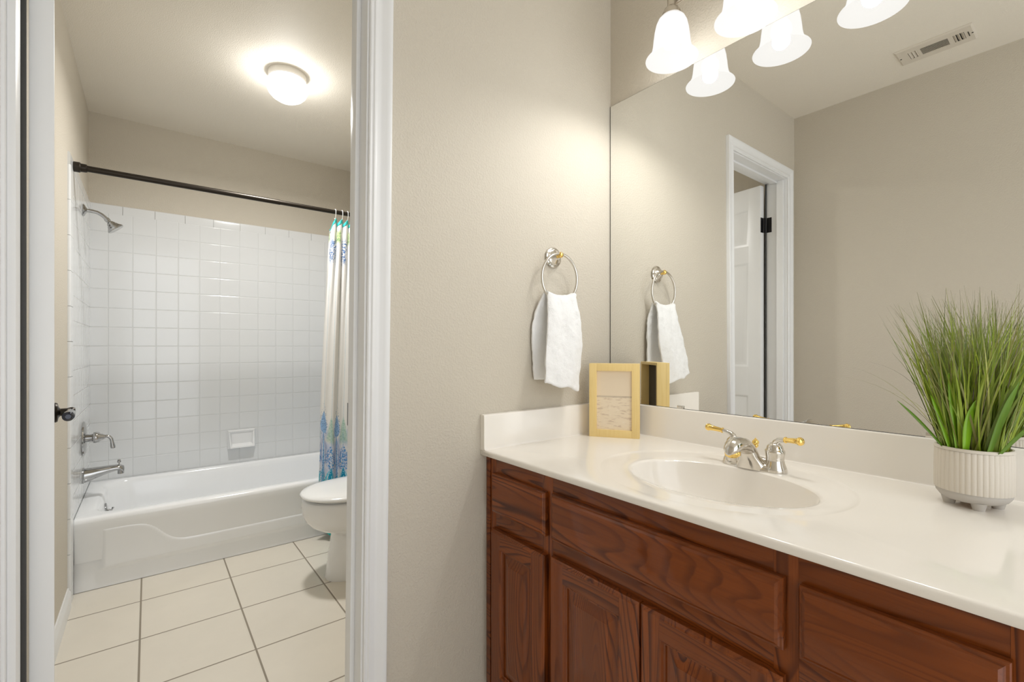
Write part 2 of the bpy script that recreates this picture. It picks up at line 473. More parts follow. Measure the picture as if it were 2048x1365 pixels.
struct('wall_back', MB().box(TXL - 0.1, TXR + 0.1, TY, TY + 0.1, 0, H), M['paint'], 'beige wall above the white tub tiles', 'wall')
# no wall behind the camera: left open so world light comes in as fill
# tub surround tile (a skin on three walls), its bullnose rows and edge columns
TT = 0.008                       # tile thickness
TTOP = 1.932; TBN = 0.0525       # top of the bullnose row, its height
def bull_poly(t, w):             # rounded far edge, (across, out)
    return [(0, 0), (0, t * 0.35), (t * 0.12, t * 0.7), (t * 0.5, t * 0.95), (t, t), (w, t), (w, 0)]
struct('wall_tile_back', MB().box(TXL, TXR, TY - TT, TY, 0.30, TTOP - TBN), M['tile_xz'], 'white square wall tiles behind the bathtub', 'wall tile')
struct('wall_tile_left', MB().box(TXL, TXL + TT, 2.800, TY - TT, 0.0, TTOP - TBN), M['tile_yz'], 'white square wall tiles around the shower head and tub valve', 'wall tile')
struct('wall_tile_right', MB().box(TXR - TT, TXR, 2.70, TY - TT, 0.0, TTOP - TBN), M['tile_yz'], 'white square wall tiles at the curtained end of the bathtub', 'wall tile')
b = MB()
x = TXL
while x < TXR - 0.01:
    x1 = min(x + 0.1507, TXR)
    b.prism(bull_poly(TT, TBN), lambda a, o_, h: (h, TY - o_, TTOP - a), x + 0.0008, x1 - 0.0008)
    x = x1
struct('trim_1', b, M['bull'], 'row of white bullnose tiles along the top of the far tiled wall', 'tile trim')
b = MB(); y = TY - TT
while y > 2.72:
    y1 = max(y - 0.1507, 2.705)
    b.prism(bull_poly(TT + 0.001, TBN), lambda a, o_, h: (TXL + o_, h, TTOP - a), y - 0.0008, y1 + 0.0008)
    y = y1
struct('trim_2', b, M['bull'], 'sloping row of white bullnose tiles above the shower head', 'tile trim')
b = MB(); z = TTOP - TBN
while z > 0.01:
    z1 = max(z - 0.1507, 0.0)
    b.prism(bull_poly(TT + 0.002, 0.095), lambda a, o_, h: (TXL + o_, 2.705 + a, h), z - 0.0008, z1 + 0.0008)
    z = z1
struct('trim_3', b, M['bull'], 'tall column of white edge tiles beside the open door', 'tile trim')
# baseboards
def base_poly(): return [(0, 0), (0, 0.013), (0.055, 0.013), (0.066, 0.011), (0.074, 0.006), (0.083, 0.005), (0.083, 0)]
struct('baseboard_tub_left', MB().prism(base_poly(), lambda a, o_, h: (TXL + o_, h, a), D1B, 2.704), M['trim'], 'white baseboard below the open door along the tiled floor', 'baseboard')

# door frame: jambs with stops and hinge side, casings
LEAN = 0.011
def lean(p): return (p[0] + LEAN * (p[2] - 1.117), p[1], p[2])
def cas_poly():     # (across from the opening, out from the wall)
    return [(0, 0), (0, 0.009), (0.003, 0.011), (0.006, 0.0095), (0.009, 0.0095), (0.012, 0.0125), (0.017, 0.0125), (0.024, 0.0095),
            (0.032, 0.0105), (0.042, 0.0150), (0.047, 0.0170), (0.053, 0.0180), (0.056, 0.0170), (0.0575, 0.0145), (0.0575, 0)]
CW = 0.0575
b = MB()
b.box(OP1, OP1 + JT, D1, D1B, 0, OPH + JT, 0.0012)
b.box(OP1 - 0.011, OP1, D1 + 0.045, D1 + 0.080, 0, OPH, 0.0012)
for v in b.b.verts: v.co = lean(v.co)
rj = struct('trim_4', b, M['trim'], 'white right door jamb with stop in front of the toilet', 'door jamb')
st = MB().box(OP1 - 0.0015, OP1 + 0.001, D1 + 0.083, D1B - 0.001, 0.893, 0.953, 0.0004)
for v in st.b.verts: v.co = lean(v.co)
st.build('strike_plate', M['black'], rj)
b = MB()
b.box(OP0 - JT, OP0, D1, D1B, 0, OPH + JT, 0.0012)
b.box(OP0, OP0 + 0.011, D1 + 0.012, D1 + 0.047, 0, OPH, 0.0012)
lj = struct('trim_5', b, M['trim'], 'white left door jamb at the hinge side of the open door', 'door jamb')
M['gap_shade'] = simple('dark_gap_shade', (0.05, 0.05, 0.048), 0.6)
b = MB(); b.box(OP0 + 0.0002, OP0 + 0.0095, D1B - 0.010, D1B - 0.002, 0, OPH, 0.002)  # added dark strip standing in for the shade in the hinge gap
b.build('gap_shade_strip', M['gap_shade'], lj)
for hz in (0.232, 1.824): MB().box(OP0 + 0.0001, OP0 + 0.0020, D1 + 0.078, D1B - 0.0105, hz - 0.044, hz + 0.044, 0.0006).build('hinge_leaf', M['black'], lj)
b = MB()
b.box(OP0, OP1 + 0.010, D1, D1B, OPH, OPH + JT, 0.0012)
b.box(OP0 + 0.011, OP1 - 0.004, D1 + 0.045, D1 + 0.078, OPH - 0.011, OPH, 0.0012)
struct('trim_6', b, M['trim'], 'white head jamb over the doorway seen in the mirror', 'door jamb')
RV = 0.0045
b = MB()          # casing on the vanity side, mitred
def cas(side):
    z_top = OPH + RV
    if side == 'R':
        b.rings([[lean((OP1 + RV + a, D1 - o_, 0)) for a, o_ in cas_poly()], [lean((OP1 + RV + a, D1 - o_, z_top + a)) for a, o_ in cas_poly()]], True, True, True)
    if side == 'L':
        b.rings([[(OP0 - RV - a, D1 - o_, 0) for a, o_ in cas_poly()], [(OP0 - RV - a, D1 - o_, z_top + a) for a, o_ in cas_poly()]], True, True, True)
    if side == 'T':
        b.rings([[(OP0 - RV - a, D1 - o_, z_top + a) for a, o_ in cas_poly()],
                 [lean((OP1 + RV + a, D1 - o_, z_top + a)) for a, o_ in cas_poly()]], True, True, True)
cas('R'); struct('trim_7', b, M['trim'], 'white moulded right door casing beside the towel wall', 'door casing')
b = MB(); cas('L'); struct('trim_8', b, M['trim'], 'white moulded left door casing at the left edge of the photo', 'door casing')
b = MB(); cas('T'); struct('trim_9', b, M['trim'], 'white moulded head casing over the doorway seen in the mirror', 'door casing')

# the open six-panel door: local x along the door from the hinge, local y = thickness
DA = math.radians(96.5)
DW, DT, DH = 0.606, 0.0345, 2.045
dr = thing('door_1', 'white six-panel door standing open into the tub room', 'door', (-0.1785, 1.2575, 0.012), DA, kind='structure')
b = MB()
RCS = 0.0065
b.box(0.01, DW - 0.01, -DT + RCS, -RCS, 0.01, DH - 0.01)
px = [(0.075, 0.275), (0.331, 0.531)]
pz = [(0.20, 0.80), (0.97, 1.60), (1.70, 1.92)]
for x0, x1 in ((0, 0.075), (0.275, 0.331), (0.531, DW)): b.box(x0, x1, -DT, 0, 0, DH, 0.0012)
for x0, x1 in px:
    for z0, z1 in ((0, 0.20), (0.80, 0.97), (1.60, 1.70), (1.92, DH)): b.box(x0 - 0.001, x1 + 0.001, -DT + 0.0001, -0.0001, z0, z1)
    for z0, z1 in pz:
        for f, s_ in ((-0.0001, 1), (-DT + 0.0001, -1)):
            q = lambda i, d: [(x0 + i, f - s_ * d, z0 + i), (x1 - i, f - s_ * d, z0 + i), (x1 - i, f - s_ * d, z1 - i), (x0 + i, f - s_ * d, z1 - i)]
            b.rings([q(-0.001, 0.0), q(0.004, 0.0012), q(0.009, 0.0052), q(0.017, 0.0058), q(0.040, 0.0015), q(0.043, 0.0010)], True, False, True)
b.build('door_slab', M['door'], dr)
kn = MB()      # lever set on the face towards the room (local -y)
kx, kz = DW - 0.063, 0.908
kn.lathe([(0.0, 0), (0.027, 0), (0.028, 0.002), (0.026, 0.006), (0.014, 0.009), (0.0105, 0.012), (0.0105, 0.026), (0.012, 0.030), (0.013, 0.036), (0.010, 0.042), (0, 0.043)], (kx, -DT, kz), (0, -1, 0), 28, False, False)
kn.build('door_rosette', M['bronze'], dr)
kn = MB(); kn.tube([(kx + 0.010, -DT - 0.030, kz), (kx, -DT - 0.032, kz), (kx - 0.025, -DT - 0.031, kz - 0.001), (kx - 0.055, -DT - 0.029, kz - 0.002), (kx - 0.080, -DT - 0.027, kz - 0.003), (kx - 0.096, -DT - 0.026, kz - 0.003), (kx - 0.103, -DT - 0.026, kz - 0.003)],
        [0.008, 0.0115, 0.0105, 0.0115, 0.0135, 0.0125, 0.006], 20)
kn.build('door_lever', M['navy'], dr)
lt = MB().box(DW - 0.0005, DW + 0.0012, -DT + 0.005, -0.005, 0.88, 0.937, 0.0003); lt.build('latch_plate', M['navy'], dr)
for hz in (0.22, 1.812):
    hb = MB()
    hb.box(-0.0016, 0.0002, -DT + 0.001, -0.004, hz - 0.044, hz + 0.044, 0.0006)      # leaf on the door edge
    hb.lathe([(0.0, 0), (0.0055, 0.0), (0.0055, 0.088), (0.0, 0.088)], (-0.006, 0.004, hz - 0.044), (0, 0, 1), 14)
    hb.build('hinge', M['black'], dr)

# ------------------------------------------------------------------ tub room things
# bathtub
TBX0, TBX1, TBY0, TBY1, RIM = TXL + TT, TXR - TT, 2.803, TY - TT, 0.335
tub = thing('bathtub', 'white alcove bathtub with moulded apron below tiled walls', 'bathtub', (TBX0, TBY0, 0))
def rrect(x0, x1, y0, y1, r, n=8):
    pts = []
    for cx, cy, a0 in ((x1 - r, y1 - r, 0), (x0 + r, y1 - r, 90), (x0 + r, y0 + r, 180), (x1 - r, y0 + r, 270)):
        for k in range(n + 1):
            a = math.radians(a0 + 90 * k / n); pts.append((cx + r * math.cos(a), cy + r * math.sin(a)))
    return pts
LX, LY = TBX1 - TBX0, TBY1 - TBY0
b = MB()
def tr(ix0, ix1, iy0, iy1, r, z): return [(x, y, z) for x, y in rrect(ix0, LX - ix1, iy0, LY - iy1, r)]
rg = [tr(0, 0, 0.020, 0, 0.004, RIM - 0.20), tr(0, 0, 0.004, 0, 0.004, RIM - 0.05), tr(0, 0, 0, 0, 0.004, RIM - 0.022), tr(0, 0, 0.002, 0, 0.006, RIM - 0.009), tr(0.001, 0.001, 0.010, 0.001, 0.008, RIM - 0.001),
      tr(0.003, 0.003, 0.022, 0.002, 0.012, RIM + 0.001), tr(0.055, 0.05, 0.062, 0.040, 0.10, RIM - 0.001), tr(0.064, 0.060, 0.072, 0.048, 0.11, RIM - 0.004), tr(0.072, 0.070, 0.079, 0.054, 0.11, RIM - 0.012),
      tr(0.080, 0.09, 0.086, 0.060, 0.12, RIM - 0.035), tr(0.098, 0.16, 0.098, 0.075, 0.13, RIM - 0.14), tr(0.125, 0.26, 0.112, 0.095, 0.13, RIM - 0.24), tr(0.16, 0.33, 0.14, 0.13, 0.13, RIM - 0.275), tr(0.25, 0.42, 0.22, 0.21, 0.12, RIM - 0.285)]
b.rings(rg, True, False, True)
b.build('tub_shell', M['tub'], tub, 60)
# apron: front skin with the moulded swoop panel, as a height field
def apron(u, v):
    x = u * LX; z = 0.002 + v * (RIM - 0.022)
    y = 0.020 - 0.020 * max(0, (v - 0.15) / 0.85) ** 1.6
    # panel outline: left edge x=.115, bottom z=.075, top edge swoops down to the right
    sw = 1 / (1 + math.exp(-(x - 0.315) / 0.026))
    top = 0.280 - 0.122 * sw
    bot = 0.086
    d = min(x - 0.092, z - bot, top - z, LX - 0.092 - x)
    k = min(1, max(0, (d + 0.012) / 0.024)); k = k * k * (3 - 2 * k)
    return (x, y + 0.010 - 0.011 * k, z)
b = MB().grid(150, 60, apron)
b.rings([[(0, 0.06, 0.002), (0, 0.06, RIM - 0.03)], [(0, 0.017, 0.002), (0, 0.002, RIM - 0.03)]], False)
b.build('apron', M['tub'], tub, 60)
ov = MB()
ov.lathe([(0, 0), (0.036, 0), (0.037, 0.003), (0.034, 0.006), (0.012, 0.008), (0, 0.008)], (0.089, 0.42, RIM - 0.085), (1, 0, 0.16), 28)
ov.tube([(0.094, 0.42, RIM - 0.085), (0.110, 0.42, RIM - 0.089), (0.116, 0.42, RIM - 0.075)], [0.005, 0.004, 0.005], 10)
ov.build('overflow_plate', M['chrome'], tub)
VY = 3.185          # the line of the shower fittings on the left wall
XT = TXL + TT
sh = thing('wall_shower', 'chrome shower head on bent arm high on white tiles', 'shower head', (XT, VY, 1.795))
MB().lathe([(0, 0), (0.030, 0), (0.031, 0.003), (0.027, 0.008), (0.016, 0.013), (0.011, 0.017), (0, 0.017)], (0, 0, 0), (1, 0, 0), 30).build('flange', M['chrome'], sh)
arm = [(0.0, 0, 0), (0.035, 0, 0.0), (0.055, 0, -0.003), (0.072, 0, -0.012), (0.084, 0, -0.023), (0.092, 0, -0.032)]
MB().tube(arm, 0.0092, 16).build('shower_arm', M['chrome'], sh)
hd = MB(); ax = Vector((0.62, 0, -0.78))
hd.lathe([(0, -0.004), (0.011, -0.004), (0.012, 0.0), (0.012, 0.010), (0.010, 0.012), (0.009, 0.015), (0.013, 0.018), (0.018, 0.025), (0.020, 0.032), (0.024, 0.035),
          (0.026, 0.040), (0.033, 0.048), (0.037, 0.053), (0.038, 0.058), (0.036, 0.061), (0.028, 0.062), (0.012, 0.060), (0, 0.060)], (0.092, 0, -0.032), ax, 32)
hd.build('spray_head', M['chrome'], sh)

va = thing('tub_valve', 'chrome round shower valve with curved lever on white tiles', 'shower valve', (XT, VY, 0.640))
MB().lathe([(0, 0), (0.084, 0), (0.086, 0.004), (0.083, 0.009), (0.070, 0.013), (0.040, 0.016), (0.024, 0.017), (0, 0.017)], (0, 0, 0), (1, 0, 0), 48).build('escutcheon', M['chrome'], va)
lv = MB()
lv.lathe([(0, 0.012), (0.019, 0.012), (0.019, 0.036), (0.021, 0.040), (0.027, 0.041), (0.029, 0.048), (0.027, 0.060), (0.018, 0.070), (0.016, 0.076), (0.013, 0.080), (0.010, 0.086), (0, 0.087)], (0, 0, 0), (1, 0, 0), 32)
lv.tube([(0.080, 0, 0), (0.092, 0, 0.002), (0.103, 0, -0.003), (0.110, 0, -0.014), (0.113, 0, -0.030), (0.116, 0, -0.052), (0.117, 0, -0.062), (0.117, 0, -0.065)],
        [0.008, 0.008, 0.008, 0.0078, 0.0075, 0.0105, 0.0100, 0.004], 14)
lv.build('lever_handle', M['chrome'], va)

sp = thing('tub_spout', 'long chrome bathtub spout with diverter knob above the rim', 'tub spout', (XT, VY, 0.452))
b = MB()
prof = [(0.0, 0.000, 0.039, 0.039), (0.006, 0.0, 0.040, 0.040), (0.008, 0.0, 0.036, 0.036), (0.03, 0.003, 0.0325, 0.0325), (0.07, 0.011, 0.027, 0.025), (0.105, 0.018, 0.025, 0.019), (0.13, 0.021, 0.024, 0.016), (0.147, 0.020, 0.022, 0.0155), (0.157, 0.012, 0.020, 0.0155), (0.160, 0.001, 0.018, 0.013)]
b.rings([[(x + (0.004 * math.sin(a) if i > 7 else 0), rw * math.cos(a), zc + rh * math.sin(a)) for a in [2 * PI * k / 24 for k in range(24)]] for i, (x, zc, rw, rh) in enumerate(prof)], True, True, True)
b.lathe([(0, -0.024), (0.0135, -0.024), (0.0135, 0.0), (0, 0.0)], (0.148, 0, 0.012), (0, 0, 1), 20)
b.build('spout_body', M['chrome'], sp)
MB().lathe([(0, 0), (0.003, 0), (0.003, 0.012), (0.0075, 0.014), (0.0085, 0.019), (0.006, 0.024), (0.0075, 0.026), (0.004, 0.030), (0, 0.030)], (0.141, 0, 0.033), (0, 0, 1), 16).build('diverter_knob', M['chrome'], sp)

# ceramic soap dish on the far wall
so = thing('soap_dish', 'white ceramic soap dish set in the far tiled wall', 'soap dish', (0.492, TY - TT, 0.49))
b = MB()
hw, hh = 0.082, 0.062
def sd(i, j, y, up=0.0): return [(-hw + i, -y, -hh + j), (hw - i, -y, -hh + j), (hw - i, -y, hh - j + up), (-hw + i, -y, hh - j + up)]
b.rings([sd(0, 0, 0.0), sd(0.0, 0.0, 0.006), sd(0.004, 0.003, 0.012)], True, True, False)
fr = [sd(0.004, 0.003, 0.012), [(-hw + 0.012, -0.046, -hh + 0.010), (hw - 0.012, -0.046, -hh + 0.010), (hw - 0.008, -0.013, hh - 0.010), (-hw + 0.008, -0.013, hh - 0.010)],
      [(-hw + 0.020, -0.045, -hh + 0.017), (hw - 0.020, -0.045, -hh + 0.020), (hw - 0.014, -0.010, hh - 0.016), (-hw + 0.014, -0.010, hh - 0.016)],
      [(-hw + 0.026, -0.004, -hh + 0.032), (hw - 0.026, -0.004, -hh + 0.032), (hw - 0.022, -0.004, hh - 0.022), (-hw + 0.022, -0.004, hh - 0.022)]]
b.rings(fr, True, False, True)
bmesh.ops.remove_doubles(b.b, verts=b.b.verts[:], dist=0.0002)
b.build('dish_body', M['china'], so, 30)

# curtain rod
RY, RZ = 2.808, 1.900
rod = thing('shower_curtain_rod', 'dark bronze shower curtain rod spanning the tub alcove', 'curtain rod', (XT, RY, RZ))
RL = TXR - TT - XT
MB().tube([(0.02, 0, 0), (RL * 0.55, 0, 0)], 0.0135, 20).tube([(RL * 0.5, 0, 0), (RL - 0.02, 0, 0)], 0.0120, 20).build('rod_tube', M['bronze'], rod)
for x0, s_ in ((0.0, 1), (RL, -1)):
    MB().lathe([(0, 0.0), (0.021, 0.0), (0.0225, 0.004), (0.0225, 0.022), (0.0185, 0.026), (0.0180, 0.042), (0.0165, 0.046), (0.0138, 0.047), (0, 0.047)], (x0, 0, 0), (s_, 0, 0), 24).build('end_cap', M['bronze'], rod)

# shower curtain: gathered cloth in front of the tub
HK = [0.868, 0.908, 0.940, 0.972, 1.004, 1.036, 1.068, 1.100, 1.132, 1.164, 1.196, 1.222]     # hook positions
CL = 0.58                   # length of cloth gathered
def cur(u, v):
    """u across 0..1, v height 0 bottom .. 1 top"""
    ztop = 1.862
    x_top0, x_bot0, x1 = 0.838, 0.772, 1.235
    k = v
    x0 = x_bot0 + (x_top0 - x_bot0) * (max(0, (k - 0.30) / 0.70)) ** 1.25 - 0.022 * max(0, 1 - k / 0.25) ** 1.5
    x = x0 + (x1 - x0) * u
    ph = u * 2 * PI * 12.0
    w = max(0, (k - 0.60) / 0.40) ** 1.3            # tight pleats at the hooks, broad soft folds below
    y = RY - 0.050 + 0.048 * k ** 3 - 0.030 * max(0, 1 - k / 0.3) ** 1.5 * min(1, u * 8)
    y += w * 0.019 * math.sin(ph) + (1 - w) * (0.0125 * math.sin(ph * 0.42 + 0.6 + 0.5 * k) + 0.005 * math.sin(ph * 0.9 + 2.2 - 0.8 * k))
    x += 0.009 * math.sin(ph + 1.1) * w * min(1, u * 9)
    sag = 0.034 * abs(math.sin(ph / 2 + 0.35)) * max(0, (k - 0.93) / 0.07) ** 1.5
    if u < 0.05: sag += 0.055 * (1 - u / 0.05) * max(0, (k - 0.93) / 0.07)
    z0 = 0.092 - 0.066 * min(1, u * 7)
    z = z0 + (ztop - z0) * k - sag
    y = min(y, RY + 0.012 if k > 0.96 else 2.797 - 0.004 * (1 - k))
    return (x, y, z)
sc_t = thing('shower_curtain', 'white shower curtain with blue paisley border and teal edging', 'shower curtain', (HK[0], RY, 0.085))
b = MB(); b.grid(240, 90, cur, lambda u, v: (u * CL, 0.05 + 1.812 * v))
b.build('curtain_cloth', M['curtain'], sc_t, 180, recalc=False, solid=0.0008)
def ribbon(v0, v1, name, n=240, off=0.0016):
    b = MB()
    def f(u, w):
        p = cur(u, v0 + (v1 - v0) * w); return (p[0] - 0.0006, p[1] - off, p[2])
    b.grid(n, 6, f); return b.build(name, M['teal'], sc_t, 180, recalc=False, solid=0.0012)
ribbon(0.986, 1.0, 'top_edging'); ribbon(0.0, 0.014, 'bottom_edging')
for o_ in (o for o in sc_t.children): o_.matrix_parent_inverse = Matrix.Translation(-Vector(sc_t.location))
HOOK_LABELS = ['white wire curtain hook nearest the free edge of the curtain', 'white wire curtain hook, second from the free edge of the curtain',
               'white wire curtain hook, third from the free edge of the curtain', 'white wire curtain hook, fourth from the free edge beside the door jamb']
M['hook'] = simple('white_hook_wire', (0.80, 0.80, 0.78), 0.25, 0.3)
pts = [(0, -0.0165 * math.cos(t), 0.0165 * math.sin(t)) for t in [PI * 2 * k / 20 for k in range(3, 20)]]
pts = [(0, 0.012, -0.030), (0, 0.006, -0.040), (0, -0.004, -0.042), (0, -0.011, -0.034), (0, -0.0165, -0.015)] + [(0, -0.0168 * math.cos(t), 0.0168 * math.sin(t)) for t in [0.0, 0.4, 0.8, 1.2, 1.6, 2.0, 2.4, 2.8, 3.2, 3.6]]
h0 = MB().tube(pts, 0.0017, 8).build('curtain_hook', M['hook'])
for i in range(4):
    h_ = h0 if i == 0 else h0.copy()
    if i: COL.objects.link(h_)
    h_.location = (HK[i], RY, RZ)
    tag(h_, HOOK_LABELS[i], 'curtain hook', 'curtain hooks on the rod')

# toilet: faces -x, tank against the right wall
TC = 2.285
to = thing('toilet', 'white toilet with closed lid beside the bathtub', 'toilet', (0.675, TC, 0))
def oval(xf, xb, hw, z, p=2.3, n=40):
    """egg outline from front xf to back xb (local x), half width hw"""
    pts = []
    cx = xf + (xb - xf) * 0.52
    for k in range(n):
        a = 2 * PI * k / n; c, s_ = math.cos(a), math.sin(a)
        rx = (cx - xf) if c < 0 else (xb - cx)
        e = 2 / p
        x = cx + rx * math.copysign(abs(c) ** (e if c > 0 else 0.95), c); y = hw * math.copysign(abs(s_) ** (0.9), s_)
        pts.append((x, y, z))
    return pts
b = MB()
b.rings([oval(-0.012, 0.46, 0.110, 0.0), oval(-0.015, 0.46, 0.113, 0.012), oval(-0.008, 0.45, 0.106, 0.04), oval(0.002, 0.43, 0.100, 0.12), oval(0.012, 0.42, 0.096, 0.18), oval(0.016, 0.42, 0.097, 0.212), oval(0.004, 0.42, 0.108, 0.224),
         oval(-0.040, 0.43, 0.138, 0.240), oval(-0.076, 0.44, 0.157, 0.262), oval(-0.100, 0.45, 0.171, 0.290), oval(-0.113, 0.46, 0.179, 0.320), oval(-0.116, 0.47, 0.182, 0.350), oval(-0.114, 0.47, 0.181, 0.374), oval(-0.110, 0.47, 0.179, 0.384), oval(-0.104, 0.47, 0.174, 0.386), oval(-0.07, 0.44, 0.14, 0.386)], True, True, True)
b.build('bowl', M['china'], to, 70)
b = MB(); b.rings([oval(-0.078, 0.36, 0.152, 0.3865), oval(-0.081, 0.36, 0.155, 0.389), oval(-0.081, 0.36, 0.155, 0.400), oval(-0.078, 0.36, 0.152, 0.4028)], True, True, True)
b.build('seat', M['seat'], to, 60)
b = MB(); b.rings([oval(-0.112, 0.37, 0.184, 0.4035), oval(-0.121, 0.37, 0.191, 0.407), oval(-0.122, 0.37, 0.192, 0.413), oval(-0.115, 0.37, 0.187, 0.420), oval(-0.09, 0.36, 0.168, 0.426), oval(-0.03, 0.33, 0.12, 0.431), oval(0.05, 0.27, 0.06, 0.433)], True, True, True)
for dy in (-0.05, 0.05): b.box(0.36, 0.40, dy - 0.018, dy + 0.018, 0.383, 0.415, 0.006)
b.build('lid', M['seat'], to, 60)
MB().box(0.395, 0.577, -0.215, 0.215, 0.345, 0.68, 0.028, 4).build('tank', M['china'], to)
MB().box(0.385, 0.583, -0.225, 0.225, 0.682, 0.715, 0.012, 3).build('tank_lid', M['china'], to)
MB().tube([(0.394, 0.14, 0.63), (0.385, 0.14, 0.63), (0.378, 0.12, 0.628), (0.376, 0.08, 0.624)], [0.008, 0.007, 0.006, 0.007], 10).build('flush_lever', M['chrome'], to)

# ceiling light of the tub room
cl = thing('ceiling_light', 'glowing white mushroom ceiling light in the tub room', 'ceiling light', (TUBL[0], TUBL[1], H))
MB().lathe([(0.086, 0.0), (0.086, -0.026), (0.082, -0.031), (0.0, -0.030)], (0, 0, 0), (0, 0, 1), 48, False, True).build('lamp_base', M['lampbase'], cl)
MB().lathe([(0.076, -0.029), (0.085, -0.034), (0.092, -0.046), (0.0955, -0.060), (0.093, -0.078), (0.085, -0.097), (0.070, -0.114), (0.048, -0.128), (0.023, -0.135), (0.0, -0.137)], (0, 0, 0), (0, 0, 1), 48, False, False).build('glass_dome', M['dome'], cl)

# ------------------------------------------------------------------ vanity
XF = 0.795                        # face frame front
VY0, VY1 = 0.0, D1                # ends of the vanity
ZT, ZB = 0.801, 0.7845
cab = thing('vanity_cabinet', 'glossy reddish oak vanity cabinet under the cream countertop', 'cabinet', (XF, VY0, 0))
def cb(name, x0, x1, y0, y1, z0, z1, mat, bev=0.0008, parent=None):
    return MB().box(x0 - XF, x1 - XF, y0 - VY0, y1 - VY0, z0, z1, bev).build(name, mat, parent or cab)
# carcass
b = MB()
for y0, y1 in ((VY0 + 0.002, VY0 + 0.018), (VY1 - 0.020, VY1 - 0.004)): b.box(XF + 0.019 - XF, XW - 0.01 - XF, y0, y1, 0.0, ZB - 0.001)
b.box(0.019, XW - 0.01 - XF, VY0 + 0.018, VY1 - 0.020, 0.10, 0.116); b.box(XW - 0.02 - XF, XW - 0.012 - XF, VY0 + 0.018, VY1 - 0.02, 0.116, ZB - 0.001)
b.build('carcass', M['woodv2'], cab)
cb('toe_kick', XF + 0.065, XF + 0.08, VY0 + 0.018, VY1 - 0.02, 0.0, 0.10, M['woodh2'])
# face frame
stiles = [(1.092, 1.137), (0.852, 0.890), (0.295, 0.332), (0.0, 0.070)]
for y0, y1 in stiles: MB().box(0, 0.019, y0, y1, 0.10, ZB - 0.0005, 0.0007).build('face_stile', M['woodv'], cab)
gaps = [(0.890, 1.092), (0.332, 0.852), (0.070, 0.295)]
for y0, y1 in gaps:
    for z0, z1 in ((0.722, ZB - 0.0005), (0.572, 0.632), (0.10, 0.135)): MB().box(0.0003, 0.019, y0, y1, z0, z1, 0.0005).build('face_rail', M['woodh2'], cab)
MB().box(0.0003, 0.019, 0.070, 0.295, 0.345, 0.395, 0.0005).build('face_rail', M['woodh2'], cab)
MB().box(-0.003, 0.0, 1.118, 1.137, 0.10, ZB - 0.001, 0.0008).build('scribe_strip', M['woodh2'], cab)
XD = -0.0185     # front of doors and drawers (local)
def slab(name, y0, y1, z0, z1, mat):
    """drawer front with an edge moulded all round"""
    b = MB(); x1 = -0.0006
    q = lambda i, x: [(x, y0 + i, z0 + i), (x, y1 - i, z0 + i), (x, y1 - i, z1 - i), (x, y0 + i, z1 - i)]
    b.rings([q(0.0, x1), q(0.0, XD + 0.0085), q(0.0015, XD + 0.0065), q(0.0045, XD + 0.0058), q(0.0065, XD + 0.0030), q(0.0105, XD + 0.0004), q(0.0125, XD)], True, True, True)
    return b.build(name, mat, cab, 20)
def panel_door(name, y0, y1, z0, z1, hinge_side=0):
    x1 = -0.0006; SW = 0.047
    # frame: stiles then rails share one part; the raised panel is its own
    b = MB()
    q = lambda i, x: [(x, y0 + i, z0 + i), (x, y1 - i, z0 + i), (x, y1 - i, z1 - i), (x, y0 + i, z1 - i)]
    b.rings([q(SW + 0.009, XD + 0.009), q(SW + 0.009, x1), q(0.0, x1), q(0.0, XD + 0.006), q(0.003, XD + 0.004), q(0.005, XD + 0.0012), q(0.0075, XD), q(SW, XD), q(SW + 0.003, XD + 0.002), q(SW + 0.005, XD + 0.006), q(SW + 0.009, XD + 0.007), q(SW + 0.009, XD + 0.009)], True)
    d = b.build(name, M['woodv'], cab, 20)
    # top and bottom rails show a horizontal grain: thin faces let into the frame
    for za, zb_ in ((z0 + 0.008, z0 + SW), (z1 - SW, z1 - 0.008)):
        MB().box(XD - 0.0004, XD + 0.004, y0 + SW, y1 - SW, za, zb_).build('door_rail', M['woodh2'], d)
    pb = MB(); i0 = SW + 0.004
    pb.rings([q(i0, XD + 0.016), q(i0, XD + 0.0100), q(i0 + 0.008, XD + 0.0098), q(i0 + 0.030, XD + 0.0035), q(i0 + 0.031, XD + 0.0022), q(i0 + 0.033, XD + 0.0020)], True, True, True)
    pb.build('raised_panel', M['woodv2'], d, 18)
    return d
slab('drawer_front', 0.869, 1.097, 0.626, 0.738, M['woodh'])
slab('false_front', 0.313, 0.846, 0.626, 0.740, M['woodh'])
slab('drawer_front', 0.068, 0.291, 0.626, 0.738, M['woodh'])
slab('drawer_front', 0.068, 0.291, 0.392, 0.580, M['woodh'])
slab('drawer_front', 0.068, 0.291, 0.128, 0.352, M['woodh'])
panel_door('cabinet_door', 0.869, 1.097, 0.125, 0.579)
panel_door('cabinet_door', 0.5835, 0.846, 0.125, 0.585)
panel_door('cabinet_door', 0.313, 0.5795, 0.125, 0.585)

# countertop with integral bowl
XC = 0.772
ct = thing('vanity_countertop', 'cream cultured marble countertop with oval integral sink', 'countertop', (XC, VY0, ZB))
E_C = (1.035, 0.560); EA, EB = 0.148, 0.208           # bowl lip
L_C = (1.050, 0.572); LA, LB = 0.246, 0.281           # outer ledge
NA = 144
def front(k):        # 1 at the front of the counter, where the ledge fades out
    t = min(1, max(0, (-math.cos(2 * PI * k / NA) + 0.05) / 0.6)); return t * t * (3 - 2 * t)
def ell(cx, cy, a, bb, z, fade=False):
    return [(cx + a * math.cos(2 * PI * k / NA) - XC, cy + bb * math.sin(2 * PI * k / NA), (z + (ZT - 0.0003 - z) * front(k) if fade else z) - ZB) for k in range(NA)]
lip_z = ZT - 0.0045
def lerp(a, b_, t): return a + (b_ - a) * t
